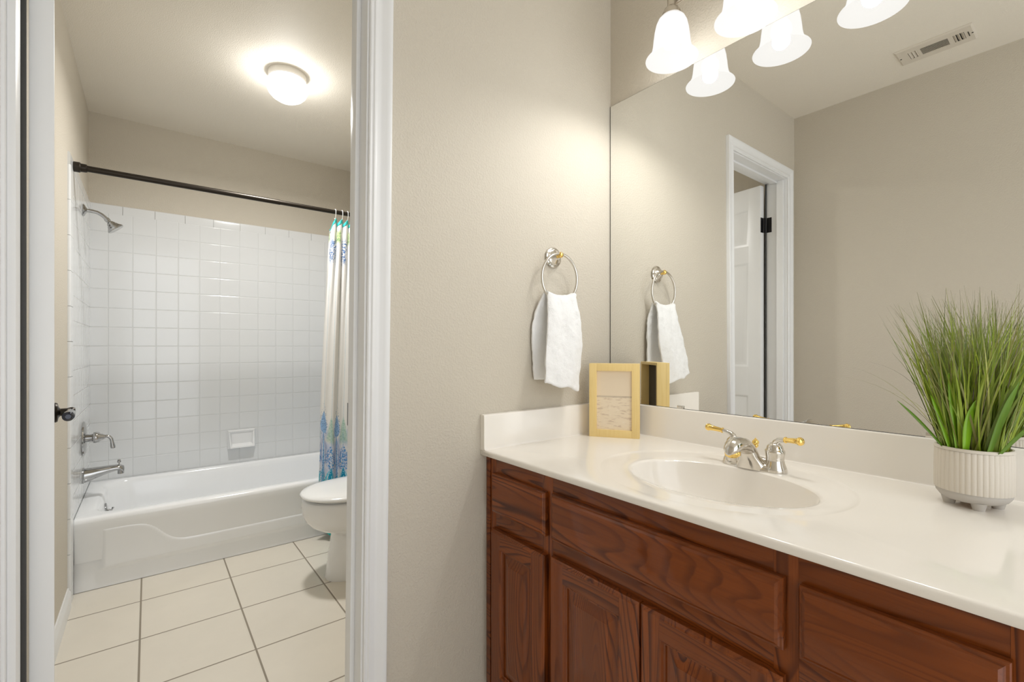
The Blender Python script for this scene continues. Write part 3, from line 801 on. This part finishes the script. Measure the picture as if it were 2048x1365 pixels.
# rings from the lip outward
outer = [ell(*E_C, EA, EB, lip_z - 0.004), ell(*E_C, EA + 0.003, EB + 0.003, lip_z - 0.0012), ell(*E_C, EA + 0.009, EB + 0.009, lip_z)]
for t in (0.3, 0.6, 0.9):
    outer.append(ell(lerp(E_C[0], L_C[0], t), lerp(E_C[1], L_C[1], t), lerp(EA + 0.008, LA - 0.012, t), lerp(EB + 0.008, LB - 0.012, t), lip_z + 0.0016 * t, True))
outer += [ell(*L_C, LA - 0.010, LB - 0.010, ZT - 0.0026, True), ell(*L_C, LA - 0.006, LB - 0.006, ZT - 0.0014, True), ell(*L_C, LA - 0.002, LB - 0.002, ZT - 0.0003), ell(*L_C, LA, LB, ZT)]
def rect_ring(x0, x1, y0, y1, z):
    out = []
    for k in range(NA):
        a = 2 * PI * k / NA
        dx, dy = LA * math.cos(a), LB * math.sin(a)
        t = min(((x1 - L_C[0]) / dx) if dx > 1e-9 else ((x0 - L_C[0]) / dx) if dx < -1e-9 else 1e9,
                ((y1 - L_C[1]) / dy) if dy > 1e-9 else ((y0 - L_C[1]) / dy) if dy < -1e-9 else 1e9)
        out.append([L_C[0] + dx * t, L_C[1] + dy * t])
    for cx, cy in ((x0, y0), (x0, y1), (x1, y0), (x1, y1)):        # snap the nearest ray to each corner
        k = min(range(NA), key=lambda i: (out[i][0] - cx) ** 2 + (out[i][1] - cy) ** 2); out[k] = [cx, cy]
    return [(x - XC, y, z - ZB) for x, y in out]
X1, Y0, Y1 = XW - 0.001, VY0 - 0.006, D1 - 0.0005
outer += [rect_ring(XC + 0.007, X1, Y0 + 0.007, Y1, ZT), rect_ring(XC + 0.003, X1, Y0 + 0.003, Y1, ZT - 0.0012), rect_ring(XC + 0.0008, X1, Y0 + 0.0008, Y1, ZT - 0.0035), rect_ring(XC, X1, Y0, Y1, ZT - 0.007),
          rect_ring(XC + 0.0004, X1, Y0, Y1, ZB + 0.002), rect_ring(XC + 0.002, X1, Y0 + 0.002, Y1, ZB), rect_ring(XC + 0.03, X1 - 0.01, Y0 + 0.03, Y1 - 0.01, ZB)]
b = MB(); b.rings(outer, True); b.build('counter_slab', M['marble'], ct, 50)
b = MB(); bowl = []
for r, d in ((1.0, 0.004), (0.985, 0.012), (0.955, 0.030), (0.90, 0.060), (0.82, 0.088), (0.70, 0.110), (0.55, 0.124), (0.36, 0.132), (0.16, 0.136)):
    bowl.append(ell(E_C[0] + 0.012 * (1 - r), E_C[1], EA * r, EB * r, lip_z - d))
b.rings(bowl, True, False, True); b.build('sink_basin', M['marble'], ct, 70)
MB().lathe([(0, 0), (0.030, 0), (0.031, 0.002), (0.026, 0.004), (0.018, 0.002), (0, 0.001)], (E_C[0] + 0.012 - XC, E_C[1], lip_z - 0.1362 - ZB), (0, 0, 1), 28).build('drain', M['chrome'], ct)
SPT = 0.9035
def splash_poly(t, hgt): return [(0, -0.001), (0, hgt), (t - 0.004, hgt), (t - 0.001, hgt - 0.0012), (t, hgt - 0.004), (t, 0.006), (t + 0.0015, 0.002), (t + 0.006, 0.0)]
MB().prism(splash_poly(0.0195, SPT - ZT), lambda a, z, h_: (XW - 0.0008 - a - XC, h_, z + ZT - ZB), Y0, D1 - 0.019).build('backsplash', M['marble'], ct, 30)
MB().prism(splash_poly(0.0195, SPT - ZT), lambda a, z, h_: (h_ - XC, D1 - 0.0006 - a, z + ZT - ZB), XC, XW - 0.001).build('side_splash', M['marble'], ct, 30)

# mirror and its clips
MZ0, MZ1, MY0, MY1 = SPT - 0.0005, 1.995, 0.0, D1 - 0.0025
mi = thing('wall_mirror', 'large frameless wall mirror above the vanity counter', 'mirror', (XW, MY0, MZ0))
MB().box(XM + 0.001 - XW, -0.0002, 0, MY1 - MY0, 0.0, MZ1 - MZ0).build('mirror_back', M['mirror_edge'], mi)
b = MB(); b.face(b.verts([(XM - XW, y, z) for y, z in ((0.0018, 0.0018), (MY1 - MY0 - 0.0022, 0.0018), (MY1 - MY0 - 0.0022, MZ1 - MZ0 - 0.0012), (0.0018, MZ1 - MZ0 - 0.0012))]))
b.build('mirror_glass', M['mirror'], mi, recalc=False)
for cy, lab in ((0.846, 'small clear mirror clip beside the gold picture frame'), (0.236, 'small clear mirror clip left of the potted grass')):
    c_ = MB().box(XM - 0.0045, XM - 0.0008, cy - 0.011, cy + 0.011, MZ0 + 0.0002, MZ0 + 0.011, 0.001).build('mirror_clip', M['satin'], origin=(XM, cy, MZ0))
    tag(c_, lab, 'mirror clip', 'clips along the bottom of the mirror')

# vanity light: bar, arms, three bell shades
vl = thing('vanity_light', 'brushed nickel vanity light with three frosted bell shades', 'wall light', (XW, LIGHT_Y[1], 2.16))
ox, oy, oz = XW, LIGHT_Y[1], 2.16
lx = LIGHT_X - ox
MB().lathe([(0, 0), (0.058, 0), (0.060, 0.004), (0.055, 0.012), (0.030, 0.020), (0.012, 0.024), (0, 0.024)], (0, 0, 0.05), (-1, 0, 0), 36).build('wall_canopy', M['nickel'], vl)
b = MB()
b.tube([(-0.01, 0, 0.05), (-0.05, 0, 0.05), (lx + 0.025, 0, 0.012), (lx + 0.018, 0, -0.010)], 0.007, 14)
b.tube([(lx + 0.018, LIGHT_Y[2] - oy - 0.012, -0.014), (lx + 0.018, LIGHT_Y[0] - oy + 0.012, -0.014)], 0.0072, 16)
b.build('light_bar', M['nickel'], vl)
for y in LIGHT_Y:
    hb = MB()
    hb.lathe([(0, 0.022), (0.011, 0.022), (0.0125, 0.016), (0.0125, -0.030), (0.014, -0.034), (0.021, -0.040), (0.0265, -0.052), (0.027, -0.064), (0, -0.064)], (lx, y - oy, 0), (0, 0, 1), 28)
    hold = hb.build('lamp_holder', M['nickel'], vl)
    zo = LIGHT_Z - oz
    pr = [(0.023, 0.130), (0.030, 0.127), (0.0385, 0.118), (0.0445, 0.105), (0.0490, 0.085), (0.0520, 0.062), (0.0540, 0.042), (0.0570, 0.027), (0.0625, 0.014), (0.0690, 0.006), (0.0745, 0.002), (0.0755, 0.0005), (0.0750, -0.001),
          (0.0720, 0.0005), (0.0670, 0.0065), (0.0605, 0.0155), (0.0550, 0.028), (0.0520, 0.043), (0.0500, 0.062), (0.0470, 0.085), (0.0425, 0.104), (0.0365, 0.116), (0.029, 0.124), (0.0, 0.126)]
    MB().lathe([(r, z + zo) for r, z in pr], (lx, y - oy, 0), (0, 0, 1), 48, False, False).build('glass_shade', M['shade'], vl, 60)
    MB().lathe([(0.0, 0.012 + 0.020), (0.010, 0.034), (0.022, 0.040), (0.028, 0.056), (0.026, 0.072), (0.015, 0.090), (0.012, 0.12), (0, 0.12)], (lx, y - oy, zo), (0, 0, 1), 24, False, False).build('bulb', M['bulb'], vl)

# faucet: local axes as the world, origin on the counter under its middle
fa = thing('faucet', 'chrome and brass two-handle faucet behind the sink bowl', 'faucet', (1.212, 0.555, lip_z))
b = MB()
def fr_(x, y, z): return (x, y, z)
# base plate: long oval with raised ends
pl = []
for z, g in ((0.0, 0.0), (0.004, 0.0), (0.010, -0.003), (0.016, -0.009), (0.019, -0.016)):
    ring = []
    for k in range(48):
        a = 2 * PI * k / 48; c, s_ = math.cos(a), math.sin(a)
        ring.append(((0.027 + g) * c, math.copysign(1, s_) * (0.050 * (abs(s_) ** 0.5 if abs(s_) > 1e-6 else 0)) + (0.027 + g) * s_, z))
    pl.append(ring)
b.rings(pl, True, True, True)
# swan body from handle to handle, curved web
b.tube([(0.004, -0.051, 0.014), (0.004, -0.030, 0.018), (0.002, -0.012, 0.022), (0.0, 0.0, 0.024), (0.002, 0.012, 0.022), (0.004, 0.030, 0.018), (0.004, 0.051, 0.014)], [0.012, 0.010, 0.009, 0.009, 0.009, 0.010, 0.012], 16)
b.build('faucet_base', M['satin'], fa)
b = MB()      # spout: broad wedge rising forward into a domed tip; sections at right angles to -x
sec = [(0.018, 0.010, 0.012, 0.008), (0.006, 0.020, 0.016, 0.016), (-0.010, 0.034, 0.0190, 0.021), (-0.028, 0.049, 0.0205, 0.0215), (-0.047, 0.061, 0.0208, 0.0195), (-0.070, 0.067, 0.0205, 0.0185), (-0.092, 0.068, 0.0200, 0.0185), (-0.108, 0.0655, 0.0190, 0.0175), (-0.119, 0.061, 0.0155, 0.0140), (-0.126, 0.056, 0.0085, 0.008)]
b.rings([[(x, rw * math.cos(2 * PI * k / 28), zc + rh * math.sin(2 * PI * k / 28)) for k in range(28)] for x, zc, rw, rh in sec], True, True, True)
# the body under it: a ridge that slopes down to both handles
b.rings([[(cx + hx * math.copysign(abs(math.cos(a)) ** 0.8, math.cos(a)), hy * math.sin(a), z) for a in [2 * PI * k / 36 for k in range(36)]]
         for z, hx, hy, cx in ((0.001, 0.029, 0.047, -0.002), (0.010, 0.0275, 0.0385, -0.006), (0.022, 0.0250, 0.0300, -0.013), (0.034, 0.0225, 0.0235, -0.021), (0.046, 0.0205, 0.0205, -0.026), (0.056, 0.0150, 0.0165, -0.032))], True, True, True)
spout = b.build('spout', M['satin'], fa, 60)
MB().lathe([(0.0, 0.0), (0.0135, 0.0), (0.0150, 0.002), (0.0178, 0.004), (0.0182, 0.010), (0.0160, 0.013), (0, 0.013)], (-0.104, 0, 0.0430), (-0.16, 0, 1), 26).build('aerator_ring', M['brass'], spout)
MB().lathe([(0.0, 0.0), (0.0125, 0.0), (0.0132, 0.009), (0, 0.009)], (-0.1030, 0, 0.0355), (-0.16, 0, 1), 26).build('aerator', M['satin'], spout)
for sgn, ang in ((1, math.radians(8)), (-1, math.radians(-6))):
    hb = MB(); yy = 0.051 * sgn
    hb.lathe([(0, 0), (0.0265, 0.0), (0.0275, 0.003), (0.0250, 0.012), (0.0215, 0.022), (0.0205, 0.027), (0.0200, 0.029), (0.0205, 0.031), (0.0200, 0.033), (0.0215, 0.042), (0.0225, 0.049), (0.0220, 0.052), (0.0195, 0.054), (0.0190, 0.056),
              (0.0170, 0.063), (0.0125, 0.068), (0.0095, 0.070), (0, 0.071)], (0.003, yy, 0.0), (0, 0, 1), 32)
    dirv = Vector((-0.04 if sgn > 0 else -0.36, sgn, 0)).normalized()
    p0 = Vector((0.003, yy, 0.064))
    path = [p0, p0 + Vector((0, 0, 0.008)) + dirv * 0.003, p0 + Vector((0, 0, 0.0135)) + dirv * 0.010, p0 + Vector((0, 0, 0.0165)) + dirv * 0.019, p0 + Vector((0, 0, 0.0185)) + dirv * 0.030]
    hb.tube(path, [0.0085, 0.0080, 0.0068, 0.0058, 0.0052], 14)
    hd_ = hb.build('faucet_handle', M['satin'], fa, 45)
    q0 = path[-1] - dirv * 0.001; gd = (dirv + Vector((0, 0, 0.10))).normalized()
    MB().lathe([(0, 0), (0.0072, 0.0), (0.0076, 0.002), (0.0058, 0.0035), (0.0060, 0.012), (0.0068, 0.026), (0.0082, 0.036), (0.0098, 0.038), (0.0098, 0.041), (0.0080, 0.0425), (0.0085, 0.0445), (0.0060, 0.047), (0, 0.048)], q0, gd, 22).build('lever_grip', M['brass'], hd_)
MB().lathe([(0, 0), (0.0022, 0), (0.0022, 0.052), (0.0055, 0.054), (0.0072, 0.058), (0.0060, 0.061), (0.0082, 0.064), (0.0080, 0.069), (0.0050, 0.073), (0.0022, 0.075), (0.0014, 0.0775), (0, 0.078)], (0.033, 0.009, -0.008), (0, 0, 1), 22).build('lift_rod', M['brass'], fa)

# towel ring
TRX, TRZ = 1.062, 1.400
tr_ = thing('towel_ring', 'chrome and brass towel ring on the beige wall beside the mirror', 'towel ring', (TRX, D1, TRZ))
MB().lathe([(0, 0), (0.033, 0), (0.035, 0.003), (0.033, 0.007), (0.028, 0.009), (0.027, 0.013), (0.022, 0.015), (0.019, 0.020), (0.011, 0.024), (0.009, 0.028), (0, 0.028)], (0, 0, 0), (0, -1, 0), 40).build('wall_flange', M['satin'], tr_)
RYO = -0.036
b = MB(); b.lathe([(0, 0.024), (0.0085, 0.024), (0.0090, 0.028), (0.0075, 0.031), (0.0095, 0.035), (0.0095, 0.042), (0.0065, 0.046), (0.003, 0.048), (0, 0.048)], (0, 0, 0.004), (0, -1, 0), 22)
b.build('post', M['brass'], tr_)
RC = (0.0, RYO, -0.072); RR = 0.079
b = MB().tube([(RC[0] + RR * math.sin(t), RC[1] - 0.002 * math.cos(t), RC[2] + RR * math.cos(t)) for t in [2 * PI * k / 64 for k in range(64)]], 0.0047, 14, closed=True)
b.build('ring', M['satin'], tr_)

# hand towel over the ring
tw = None
def towel():
    cx = TRX; yr = D1 + RYO; zr = TRZ + RC[2]
    def sec(s):
        """outline of the towel cut across at s in -1..1 (left..right): front face bottom -> over ring -> back bottom"""
        return None
    NU, NV = 44, 90
    def P(u, v):
        # u across 0..1, v along 0 (front bottom) .. 1 (back bottom)
        dx_top = -0.064 + 0.128 * u
        ztop = zr - 0.0595 + 0.0125 * (dx_top / 0.064) ** 2 - 0.006
        if v < 0.5:
            k = 1 - v / 0.47 if v < 0.47 else 0       # 1 at the bottom, 0 at the top
            xl = cx - 0.070 + (-0.040) * k ** 1.4 + 0.004 * math.sin(k * 7)
            xr = cx + 0.066 + (-0.008 + 0.016 * math.sin(min(1, k * 1.15) * PI) - 0.018 * k ** 3) 
            xl, xr = (cx + (-0.064) + (xl - cx + 0.064) * min(1, k * 4)), (cx + 0.064 + (xr - cx - 0.064) * min(1, k * 4))
            x = xl + (xr - xl) * u
            zb = 0.990 + (0.960 - 0.990) * u
            z = ztop + (zb - ztop) * k
            y = yr - 0.011 - 0.040 * k ** 0.85
            y -= 0.006 * math.sin(u * PI) * math.sin(min(1, k * 3) * PI / 2) + 0.0035 * math.sin(u * 8.5 + k * 3.2) * min(1, k * 2.5) + 0.003 * math.sin(u * 15 - k * 4) * (1 - k) * min(1, k * 6)
            y -= 0.004 * (abs(2 * u - 1) ** 6) * -1.5
            z += 0.004 * math.sin(u * 11 + 1) * k ** 6
            if v >= 0.47:
                a = (v - 0.47) / 0.03 * PI / 2
                y = yr - 0.011 * math.cos(a); z = ztop + 0.006 * math.sin(a); 
            return (x, y, z)
        k = (v - 0.53) / 0.47 if v > 0.53 else 0
        xl = cx - 0.064 - 0.036 * min(1, k * 2.6) ** 0.8 + 0.010 * max(0, k - 0.55) * 2
        xr = cx + 0.064 + 0.020 * min(1, k * 3)
        x = xl + (xr - xl) * u
        zb = 0.997
        z = ztop + (zb - ztop) * k
        y = yr + 0.011 + 0.012 * min(1, k * 5) + 0.004 * math.sin(u * 9 + 2) * min(1, k * 3)
        if v <= 0.53:
            a = (v - 0.5) / 0.03 * PI / 2
            y = yr + 0.011 * math.sin(a); z = ztop + 0.006 * math.cos(a)
        y = min(y, D1 - 0.0055)
        return (x, y, z)
    b = MB(); b.grid(NU, NV, P)
    o = b.build('hand_towel', M['terry'], None, 180, recalc=True, origin=(TRX, D1 + RYO, 1.25))
    md = o.modifiers.new('thickness', 'SOLIDIFY'); md.thickness = 0.0085; md.offset = 0
    md = o.modifiers.new('round', 'SUBSURF'); md.levels = 1; md.render_levels = 1
    tx = bpy.data.textures.new('terry_wrinkle', 'CLOUDS'); tx.noise_scale = 0.028
    md = o.modifiers.new('wrinkle', 'DISPLACE'); md.texture = tx; md.strength = 0.006; md.texture_coords = 'LOCAL'
    return tag(o, 'white terry hand towel hanging from the towel ring', 'towel')
towel()

# picture frame standing in the corner: local x to the right along the frame, local -y towards the viewer
fa0, fa1 = Vector((1.174, 1.079)), Vector((1.266, 0.943))
fw = (fa1 - fa0).length; ang = math.atan2(fa1.y - fa0.y, fa1.x - fa0.x)
pf = thing('picture_frame', 'pale gold box frame with beach print standing in the counter corner', 'picture frame', (fa0.x, fa0.y, ZT), ang)
FH, FD, FB = 0.246, 0.045, 0.0245
b = MB()
for x0, x1, z0, z1 in ((0, FB, 0, FH), (fw - FB, fw, 0, FH), (FB, fw - FB, 0, FB), (FB, fw - FB, FH - FB, FH)):
    b.box(x0, x1, 0, 0.012, z0, z1, 0.0006)
for x0, x1, z0, z1 in ((0, 0.009, 0, FH), (fw - 0.009, fw, 0, FH), (0.009, fw - 0.009, 0, 0.009), (0.009, fw - 0.009, FH - 0.009, FH)):
    b.box(x0, x1, 0.012, FD, z0, z1, 0.0004)
b.build('frame_moulding', M['frame'], pf)
b = MB(); b.uvl = b.b.loops.layers.uv.new('UVMap')
f = b.face(b.verts([(FB - 0.001, 0.0075, FB - 0.001), (fw - FB + 0.001, 0.0075, FB - 0.001), (fw - FB + 0.001, 0.0075, FH - FB + 0.001), (FB - 0.001, 0.0075, FH - FB + 0.001)]))
for lp, u_ in zip(f.loops, ((0, 0), (1, 0), (1, 1), (0, 1))): lp[b.uvl].uv = u_
b.build('picture', M['print'], pf, recalc=False)
MB().box(0.009, fw - 0.009, 0.013, 0.016, 0.009, FH - 0.009).build('backing_board', M['framein'], pf)

# potted grass
PX, PY = 1.239, 0.158
pg = thing('potted_grass', 'artificial grass plant in ribbed cream pot on the counter', 'potted plant', (PX, PY, ZT))
PR = 0.0555
ribs = 44
def rib(a, h): return 1 + (0.018 * (abs(math.cos(a * ribs / 2)) ** 0.7 - 0.75) if 0.030 < h < 0.108 else 0)
b = MB()
pr = [(PR, 0.0305), (PR + 0.0002, 0.034), (PR + 0.0003, 0.06), (PR, 0.09), (PR - 0.0004, 0.1065)]
b.lathe(pr, (0, 0, 0), (0, 0, 1), ribs * 8, False, False, rib)
b.lathe([(PR + 0.0004, 0.107), (PR + 0.0004, 0.110), (PR - 0.001, 0.1125), (PR - 0.004, 0.1125), (PR - 0.006, 0.110), (PR - 0.006, 0.09)], (0, 0, 0), (0, 0, 1), 96, False, False)
b.build('pot', M['pot'], pg, 40)
MB().lathe([(0, 0.0100), (0.032, 0.0100), (0.041, 0.0120), (0.0480, 0.0165), (0.0530, 0.0235), (PR - 0.0010, 0.031), (PR - 0.003, 0.036)], (0, 0, 0), (0, 0, 1), 72, False, False).build('pot_base', M['potb'], pg, 60)
for k in range(4):
    a = math.radians(20 + 90 * k)
    c_, s_ = math.cos(a) * 0.034, math.sin(a) * 0.034
    MB().lathe([(0, 0.0), (0.0085, 0.0), (0.0105, 0.008), (0.0120, 0.014), (0, 0.014)], (c_, s_, 0), (0, 0, 1), 18).build('pot_foot', M['potb'], pg)
MB().lathe([(0.0, 0.1005), (0.03, 0.101), (PR - 0.0062, 0.098)], (0, 0, 0), (0, 0, 1), 32, False, False).build('soil', M['soil'], pg)
MB().lathe([(0, 0.0085), (0.025, 0.0085), (0.028, 0.0099), (0, 0.0099)], (0, 0, 0), (0, 0, 1), 24).build('bottom_pad', M['cork'], pg)

def blade(b, base, dirv, length, width, bend, tint, sway=0.0, n=9, kink=None):
    """ribbon from base; bend pulls the tip outwards"""
    d = Vector(dirv).normalized(); out = Vector((d.x, d.y, 0));
    out = out.normalized() if out.length > 1e-4 else Vector((1, 0, 0))
    side = Vector((-out.y, out.x, 0)); tw_ = R.uniform(-1.3, 1.3)
    side = (side * math.cos(tw_) + out * math.sin(tw_)).normalized()
    p = Vector(base); pts = []; dd = d.copy(); st = length / (n - 1)
    for i in range(n):
        pts.append(p.copy()); t = i / (n - 1)
        dd = (dd + out * bend * t * 0.30 + side * sway * 0.12 + Vector((0, 0, -abs(bend) * 0.10 * t))).normalized()
        if kink and abs(t - kink[0]) < 0.5 / (n - 1): dd = (dd + Vector(kink[1])).normalized()
        p = p + dd * st
        if p.x > 0.095: p.x = 0.095; dd.x = -abs(dd.x) * 0.2
    L = [q - side * (width / 2) * max(0.06, (1 - (i / (n - 1)) ** 1.7)) for i, q in enumerate(pts)]
    Rr = [q + side * (width / 2) * max(0.06, (1 - (i / (n - 1)) ** 1.7)) for i, q in enumerate(pts)]
    va_, vb = b.verts(L), b.verts(Rr)
    for i in range(n - 1):
        f = b.face([va_[i], vb[i], vb[i + 1], va_[i + 1]])
        for lp, vv in zip(f.loops, (i, i, i + 1, i + 1)): lp[b.uvl].uv = (tint, vv / (n - 1))
b = MB(); b.uvl = b.b.loops.layers.uv.new('UVMap')
for i in range(600):
    a = R.uniform(0, 2 * PI); r = 0.044 * math.sqrt(R.random())
    bx, by = r * math.cos(a), r * math.sin(a)
    lean_ = r / 0.044 * R.uniform(0.08, 0.34) + R.uniform(0, 0.10)
    a2 = a + R.gauss(0, 0.5)
    d = Vector((lean_ * math.cos(a2), lean_ * math.sin(a2), 1))
    ln_ = R.uniform(0.19, 0.325) * (1 - 0.12 * lean_)
    if bx > 0.02: d.x *= 0.45          # the mirror is close on that side
    blade(b, (bx, by, 0.100), d, ln_, R.choice((0.0016, 0.0024, 0.0034, 0.0046, 0.0056)), R.uniform(-0.1, 0.30), R.random(), R.uniform(-0.4, 0.4))
for a, lean_, ln_, be in ((2.5, 0.55, 0.30, 0.9), (2.3, 0.75, 0.26, 0.6), (2.75, 0.45, 0.33, 1.1), (2.1, 0.6, 0.28, 0.9), (4.6, 0.5, 0.30, 0.8), (3.4, 0.4, 0.32, 0.7), (2.2, 0.5, 0.25, 1.6), (3.9, 0.6, 0.28, 1.0)):
    blade(b, (0.03 * math.cos(a), 0.03 * math.sin(a), 0.100), (lean_ * math.cos(a), lean_ * math.sin(a), 1), ln_, 0.0016, be, R.uniform(0.8, 1.0), 0.2, 12)
b.build('grass_blades', M['grass'], pg, 180, recalc=False)
LEAVES = [((-0.0435, 0.014), (-0.10, 0.05), 0.155, 0.0165, 0.25, 'leaf'), ((-0.0455, 0.004), (-0.14, -0.05), 0.120, 0.0190, -1.2, 'leaf'), ((-0.034, 0.030), (-0.40, 0.62), 0.125, 0.0080, 0.5, 'leafd'),
          ((-0.043, -0.024), (-0.14, -0.25), 0.150, 0.0150, 0.3, 'leafd'), ((-0.041, 0.024), (-0.16, 0.20), 0.115, 0.0110, 0.3, 'leaf'), ((-0.036, -0.034), (-0.3, -0.6), 0.130, 0.0115, 0.8, 'leafd')]
for (bx, by), (dx, dy), ln_, wd, be, mk in LEAVES:
    lb = MB(); lb.uvl = lb.b.loops.layers.uv.new('UVMap')
    pts = []; p = Vector((bx, by, 0.100)); d = Vector((dx, dy, 1)).normalized(); out = Vector((dx, dy, 0)).normalized()
    side = Vector((0.788 * 0.95, -0.6157 * 0.95, 0.0)); N_ = 14
    rows = []
    for i in range(N_):
        t = i / (N_ - 1)
        w = wd / 2 * (0.55 + 1.1 * t) * (1 - t ** 3.5) if t < 1 else 0.0002
        w = max(w, 0.0003)
        fold = Vector((0.3, 0.3, 0)) * w * 0.5
        rows.append([p - side * w, p + fold, p + side * w])
        if be < 0: d = (d + Vector((0.79, -0.61, 0)) * 0.085 * t * -be).normalized()
        else: d = (d + out * be * 0.07 * t).normalized()
        p = p + d * ln_ / (N_ - 1)
    lb.rings(rows, False); lb.build('broad_leaf', M[mk], pg, 180, recalc=False, solid=0.0006)

# ceiling vent over the vanity room, seen in the mirror
ve = thing('ceiling_vent', 'cream metal ceiling vent seen in the mirror', 'vent', (-0.064, 0.475, H))
VX, VYH = 0.076, 0.129
b = MB()
# plate with three louvre windows: built from strips
wins = [(-0.098, -0.062), (-0.046, 0.046), (0.056, 0.088)]
WXH = 0.034
def strip(x0, x1, y0, y1): b.box(x0, x1, y0, y1, -0.0075, -0.0045)
ed = [-VYH + 0.006, wins[0][0], wins[0][1], wins[1][0], wins[1][1], wins[2][0], wins[2][1], VYH - 0.006]
for i in range(0, 8, 2): strip(-WXH, WXH, ed[i], ed[i + 1])
strip(-VX + 0.006, -WXH, -VYH + 0.006, VYH - 0.006); strip(WXH, VX - 0.006, -VYH + 0.006, VYH - 0.006)
q = lambda i, z: [(-VX + i, -VYH + i, z), (VX - i, -VYH + i, z), (VX - i, VYH - i, z), (-VX + i, VYH - i, z)]
b.rings([q(0, 0.0), q(0.0005, -0.003), q(0.006, -0.0075)], True)
b.build('vent_plate', M['vent'], ve, 25)
b = MB()
for k in range(7):
    x = -WXH + 0.005 + k * 0.0097
    b.rings([[(x, yy, -0.0075), (x + 0.0012, yy, -0.0068), (x - 0.0048, yy, -0.0012), (x - 0.0056, yy, -0.0018)] for yy in (-0.046, 0.046)], True, True, True)
b.build('long_louvers', M['vent'], ve, 20)
for (y0, y1), s_ in ((wins[0], 1), (wins[2], -1)):
    b = MB()
    for k in range(3):
        y = (y0 if s_ > 0 else y1) + s_ * (0.0015 + k * 0.0125)
        b.rings([[(x, y, -0.0075), (x, y + s_ * 0.001, -0.0082), (x, y + s_ * 0.011, -0.0015), (x, y + s_ * 0.010, -0.0010)] for x in (-WXH, WXH)], True, True, True)
    b.build('cross_louvers', M['vent'], ve, 20)
MB().box(-VX + 0.012, VX - 0.012, -VYH + 0.012, VYH - 0.012, -0.0010, -0.0003).build('dark_duct', M['dark'], ve)
MB().box(-0.020, 0.022, -0.111, -0.1085, -0.0095, -0.007, 0.0005).build('damper_lever', M['dark'], ve)
for y in (-0.121, 0.118): MB().lathe([(0, 0), (0.0035, 0), (0.003, 0.0012), (0, 0.0016)], (0, y, -0.0075), (0, 0, -1), 12).build('screw', M['dark'], ve)
